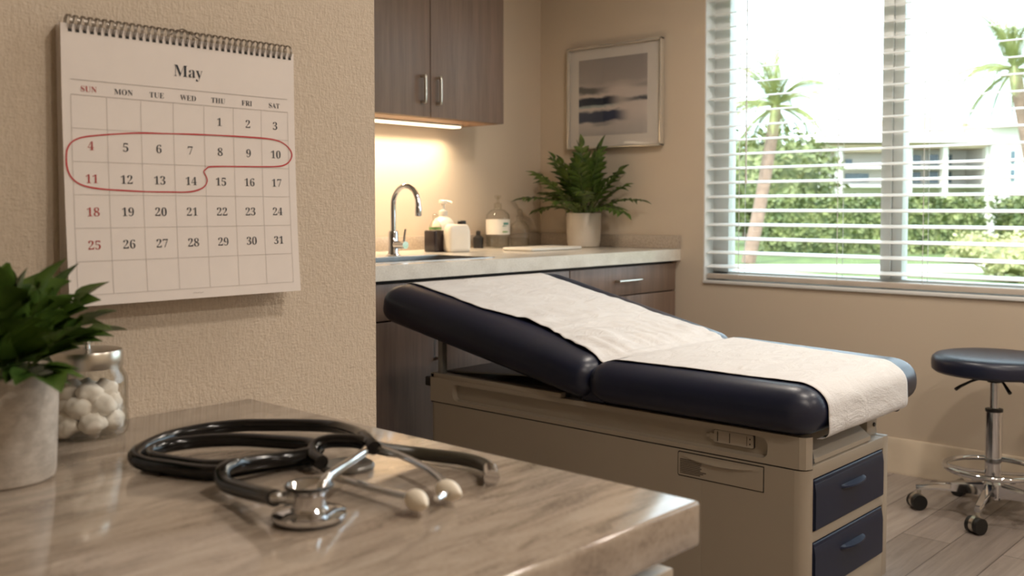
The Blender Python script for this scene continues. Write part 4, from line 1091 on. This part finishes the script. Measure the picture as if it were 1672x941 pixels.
descs = ['low in the pile', 'in the middle of the pile', 'on top of the pile']
for li, (zz, nb, rad) in enumerate(layers):
    for q in range(nb):
        a = 2*math.pi*q/nb + li*.5 + .25; rb = rc.uniform(.0128, .0155)
        c = (JC.x + rad*math.cos(a), JC.y + rad*math.sin(a), DZ + zz + rc.uniform(-.002, .002))
        bm_ = MB().ico(c, rb, 3, .26, (1.06, 1.0, .92), bi+1)
        tag(build('cotton_ball', bm_, M['cotton'], base=c, smooth=180), 'fluffy white cotton ball inside the glass jar, ' + descs[li], 'cotton ball', 'cotton balls in the jar ' + descs[li]); bi += 1
c = (JC.x, JC.y, DZ+.024); tag(build('cotton_ball', MB().ico(c, .0125, 3, .22, (1, 1, 1), 40), M['cotton'], base=c, smooth=180), 'fluffy white cotton ball inside the glass jar, in the middle of the pile', 'cotton ball', 'cotton balls in the jar in the middle of the pile')

# stethoscope
ss = thing('stethoscope', 'black stethoscope with chrome chestpiece coiled on the marble desk', 'stethoscope', (.58, .80, DZ))
TR = .0074
PA = [(0.6469, 0.7771, 0.937), (0.655, 0.7979, 0.939), (0.6826, 0.8494, 0.935), (0.7024, 0.9165, 0.929), (0.6858, 0.9612, 0.927), (0.6582, 0.9915, 0.927), (0.6384, 1.0095, 0.927), (0.6004, 1.0221, 0.927), (0.5542, 1.0171, 0.927), (0.5143, 0.9933, 0.927), (0.4916, 0.9717, 0.927), (0.4845, 0.9556, 0.925), (0.4872, 0.9366, 0.923), (0.495, 0.9092, 0.923), (0.5046, 0.8816, 0.923), (0.5168, 0.8593, 0.923), (0.5339, 0.8534, 0.923), (0.5595, 0.8517, 0.923), (0.5904, 0.8481, 0.923), (0.6167, 0.8363, 0.923)]
PB = [(0.6373, 0.858, 0.925), (0.6454, 0.8834, 0.924), (0.6298, 0.9263, 0.923), (0.6086, 0.9628, 0.923), (0.5794, 0.9866, 0.923), (0.5483, 0.9964, 0.923), (0.5208, 0.9906, 0.923), (0.5081, 0.979, 0.923), (0.5025, 0.956, 0.923), (0.5084, 0.9243, 0.923), (0.5186, 0.8926, 0.923), (0.5282, 0.8781, 0.923), (0.5422, 0.8708, 0.923)]
PC = [(0.4776, 0.7033, 0.937), (0.4835, 0.7294, 0.933), (0.4884, 0.766, 0.929), (0.4915, 0.7976, 0.927), (0.4952, 0.8186, 0.928), (0.4958, 0.8195, 0.933), (0.5021, 0.8185, 0.937), (0.5321, 0.8339, 0.933), (0.5698, 0.8385, 0.929), (0.5962, 0.8319, 0.929), (0.6107, 0.8241, 0.931)]
PC = [PC[0], PC[1], PC[2], PC[3], (.4945, .812, .930), (.5005, .8195, .935), (.515, .826, .936)] + PC[7:]
PR_ = [(0.6167, 0.8363, 0.925), (0.5993, 0.8012, 0.927), (0.6032, 0.8199, 0.929), (0.6134, 0.8325, 0.933), (0.6225, 0.8339, 0.937), (0.6332, 0.8264, 0.939), (0.6476, 0.8059, 0.939), (0.651, 0.7874, 0.937)][1:]
PD = [(0.6493, 0.7892, 0.937), (0.6673, 0.7809, 0.931), (0.6932, 0.7665, 0.925), (0.7042, 0.7428, 0.924), (0.7117, 0.716, 0.924), (0.7111, 0.6889, 0.924), (0.6996, 0.6656, 0.924), (0.6884, 0.6543, 0.923)]
for nm_, P_, mt in (('tubing', PA, 'black_rubber'), ('tubing', PB, 'black_rubber'), ('tubing', PC, 'black_rubber'), ('tubing_arch', PR_, 'black_rubber')):
    build(nm_, MB().tube(crom(P_, 8), TR, 14), M[mt], ss)
od = build('tubing_end', MB().tube(crom(PD, 8), .0068, 14), M['olive_rubber'], ss, label='dark olive tube end with a metal tip')
build('metal_tip', MB().tube([PD[-2], PD[-1], (.683, .6475, .923)], .0078, 14), M['chrome'], od)
build('binaural_tube', MB().tube(crom([(0.651, 0.7874, 0.937), (0.655, 0.7702, 0.935), (0.654, 0.7405, 0.933), (0.6458, 0.7009, 0.931), (0.6315, 0.6662, 0.93), (0.6146, 0.6387, 0.93)], 8), .0036, 10), M['steel'], ss)
build('binaural_tube', MB().tube(crom([(0.575, 0.7508, 0.927), (0.5794, 0.7387, 0.925), (0.579, 0.7041, 0.925), (0.5788, 0.6713, 0.926), (0.5768, 0.6472, 0.928), (0.5753, 0.6364, 0.929)], 8), .0036, 10), M['steel'], ss)
def ear_tip(c, d):
    c = Vector(c); d = Vector(d).normalized(); pts = []; rs = []
    for i in range(13):
        t = i/12; pts.append(c + d*(.028*t-.008)); rs.append(max(.0012, .0096*math.sin(math.pi*(.16+.84*t)**.85)**.75) if t < 1 else .001)
    build('ear_tip', MB().tube(pts, lambda t: rs[int(round(t*12))], 18), M['ivory'], ss)
ear_tip((.6146, .6387, .9275), (-.05, -1, -.02)); ear_tip((.5753, .6364, .9275), (-.25, -1, -.02))
build('tube_connector', MB().tube([(.6635, .815, .9385), (.655, .7985, .9385), (.6495, .786, .937)], .0086, 14), M['black_rubber'], ss)
build('spring_bar', MB().tube([(.6119, .6319, .927), (.600, .627, .9285), (.5885, .6239, .928)], .0028, 8), M['chrome'], ss)
CC = Vector((.5035, .691, DZ))
cp = build('chestpiece', MB().lathe(CC.x, CC.y, [(.0285, .0025), (.0312, .003), (.0318, .005), (.0312, .0070), (.027, .0085), (.016, .0100), (.0142, .012), (.0138, .022), (.0148, .0245), (.0182, .0270), (.0198, .0290), (.0198, .0305), (.0180, .0310), (.0160, .0290), (.0115, .0255), (.004, .0235), (0, .0230)], 56, DZ), M['chrome'], ss)
build('diaphragm', MB().lathe(CC.x, CC.y, [(.0275, 0), (.029, .0008), (.029, .0028)], 40, DZ), M['black'], cp)
build('bell_rim', MB().lathe(CC.x, CC.y, [(.0196, .0282), (.0206, .0290), (.0207, .0306), (.0196, .0316), (.0184, .0310)], 40, DZ, False), M['black'], cp)
build('tube_connector', MB().tube([(CC.x-.009, CC.y+.006, .934), (.4885, .7035, .935), (.4795, .7045, .937), (.4765, .7075, .937)], lambda t: .0062-.001*t, 14), M['steel'], cp)
build('metal_stem', MB().tube(crom([(.508, .6795, .942), (.5173, .6851, .949), (.5468, .7071, .947), (.5825, .7338, .943), (.615, .7565, .941), (.6309, .7723, .939)], 8), .0044, 12), M['chrome'], ss)
DC = (.632, .800)
build('spare_diaphragm', MB().lathe(DC[0], DC[1], [(.024, .0), (.026, .001), (.0265, .004), (.0245, .006), (.022, .0055), (0, .005)], 40, DZ), M['grey_plate'], ss)
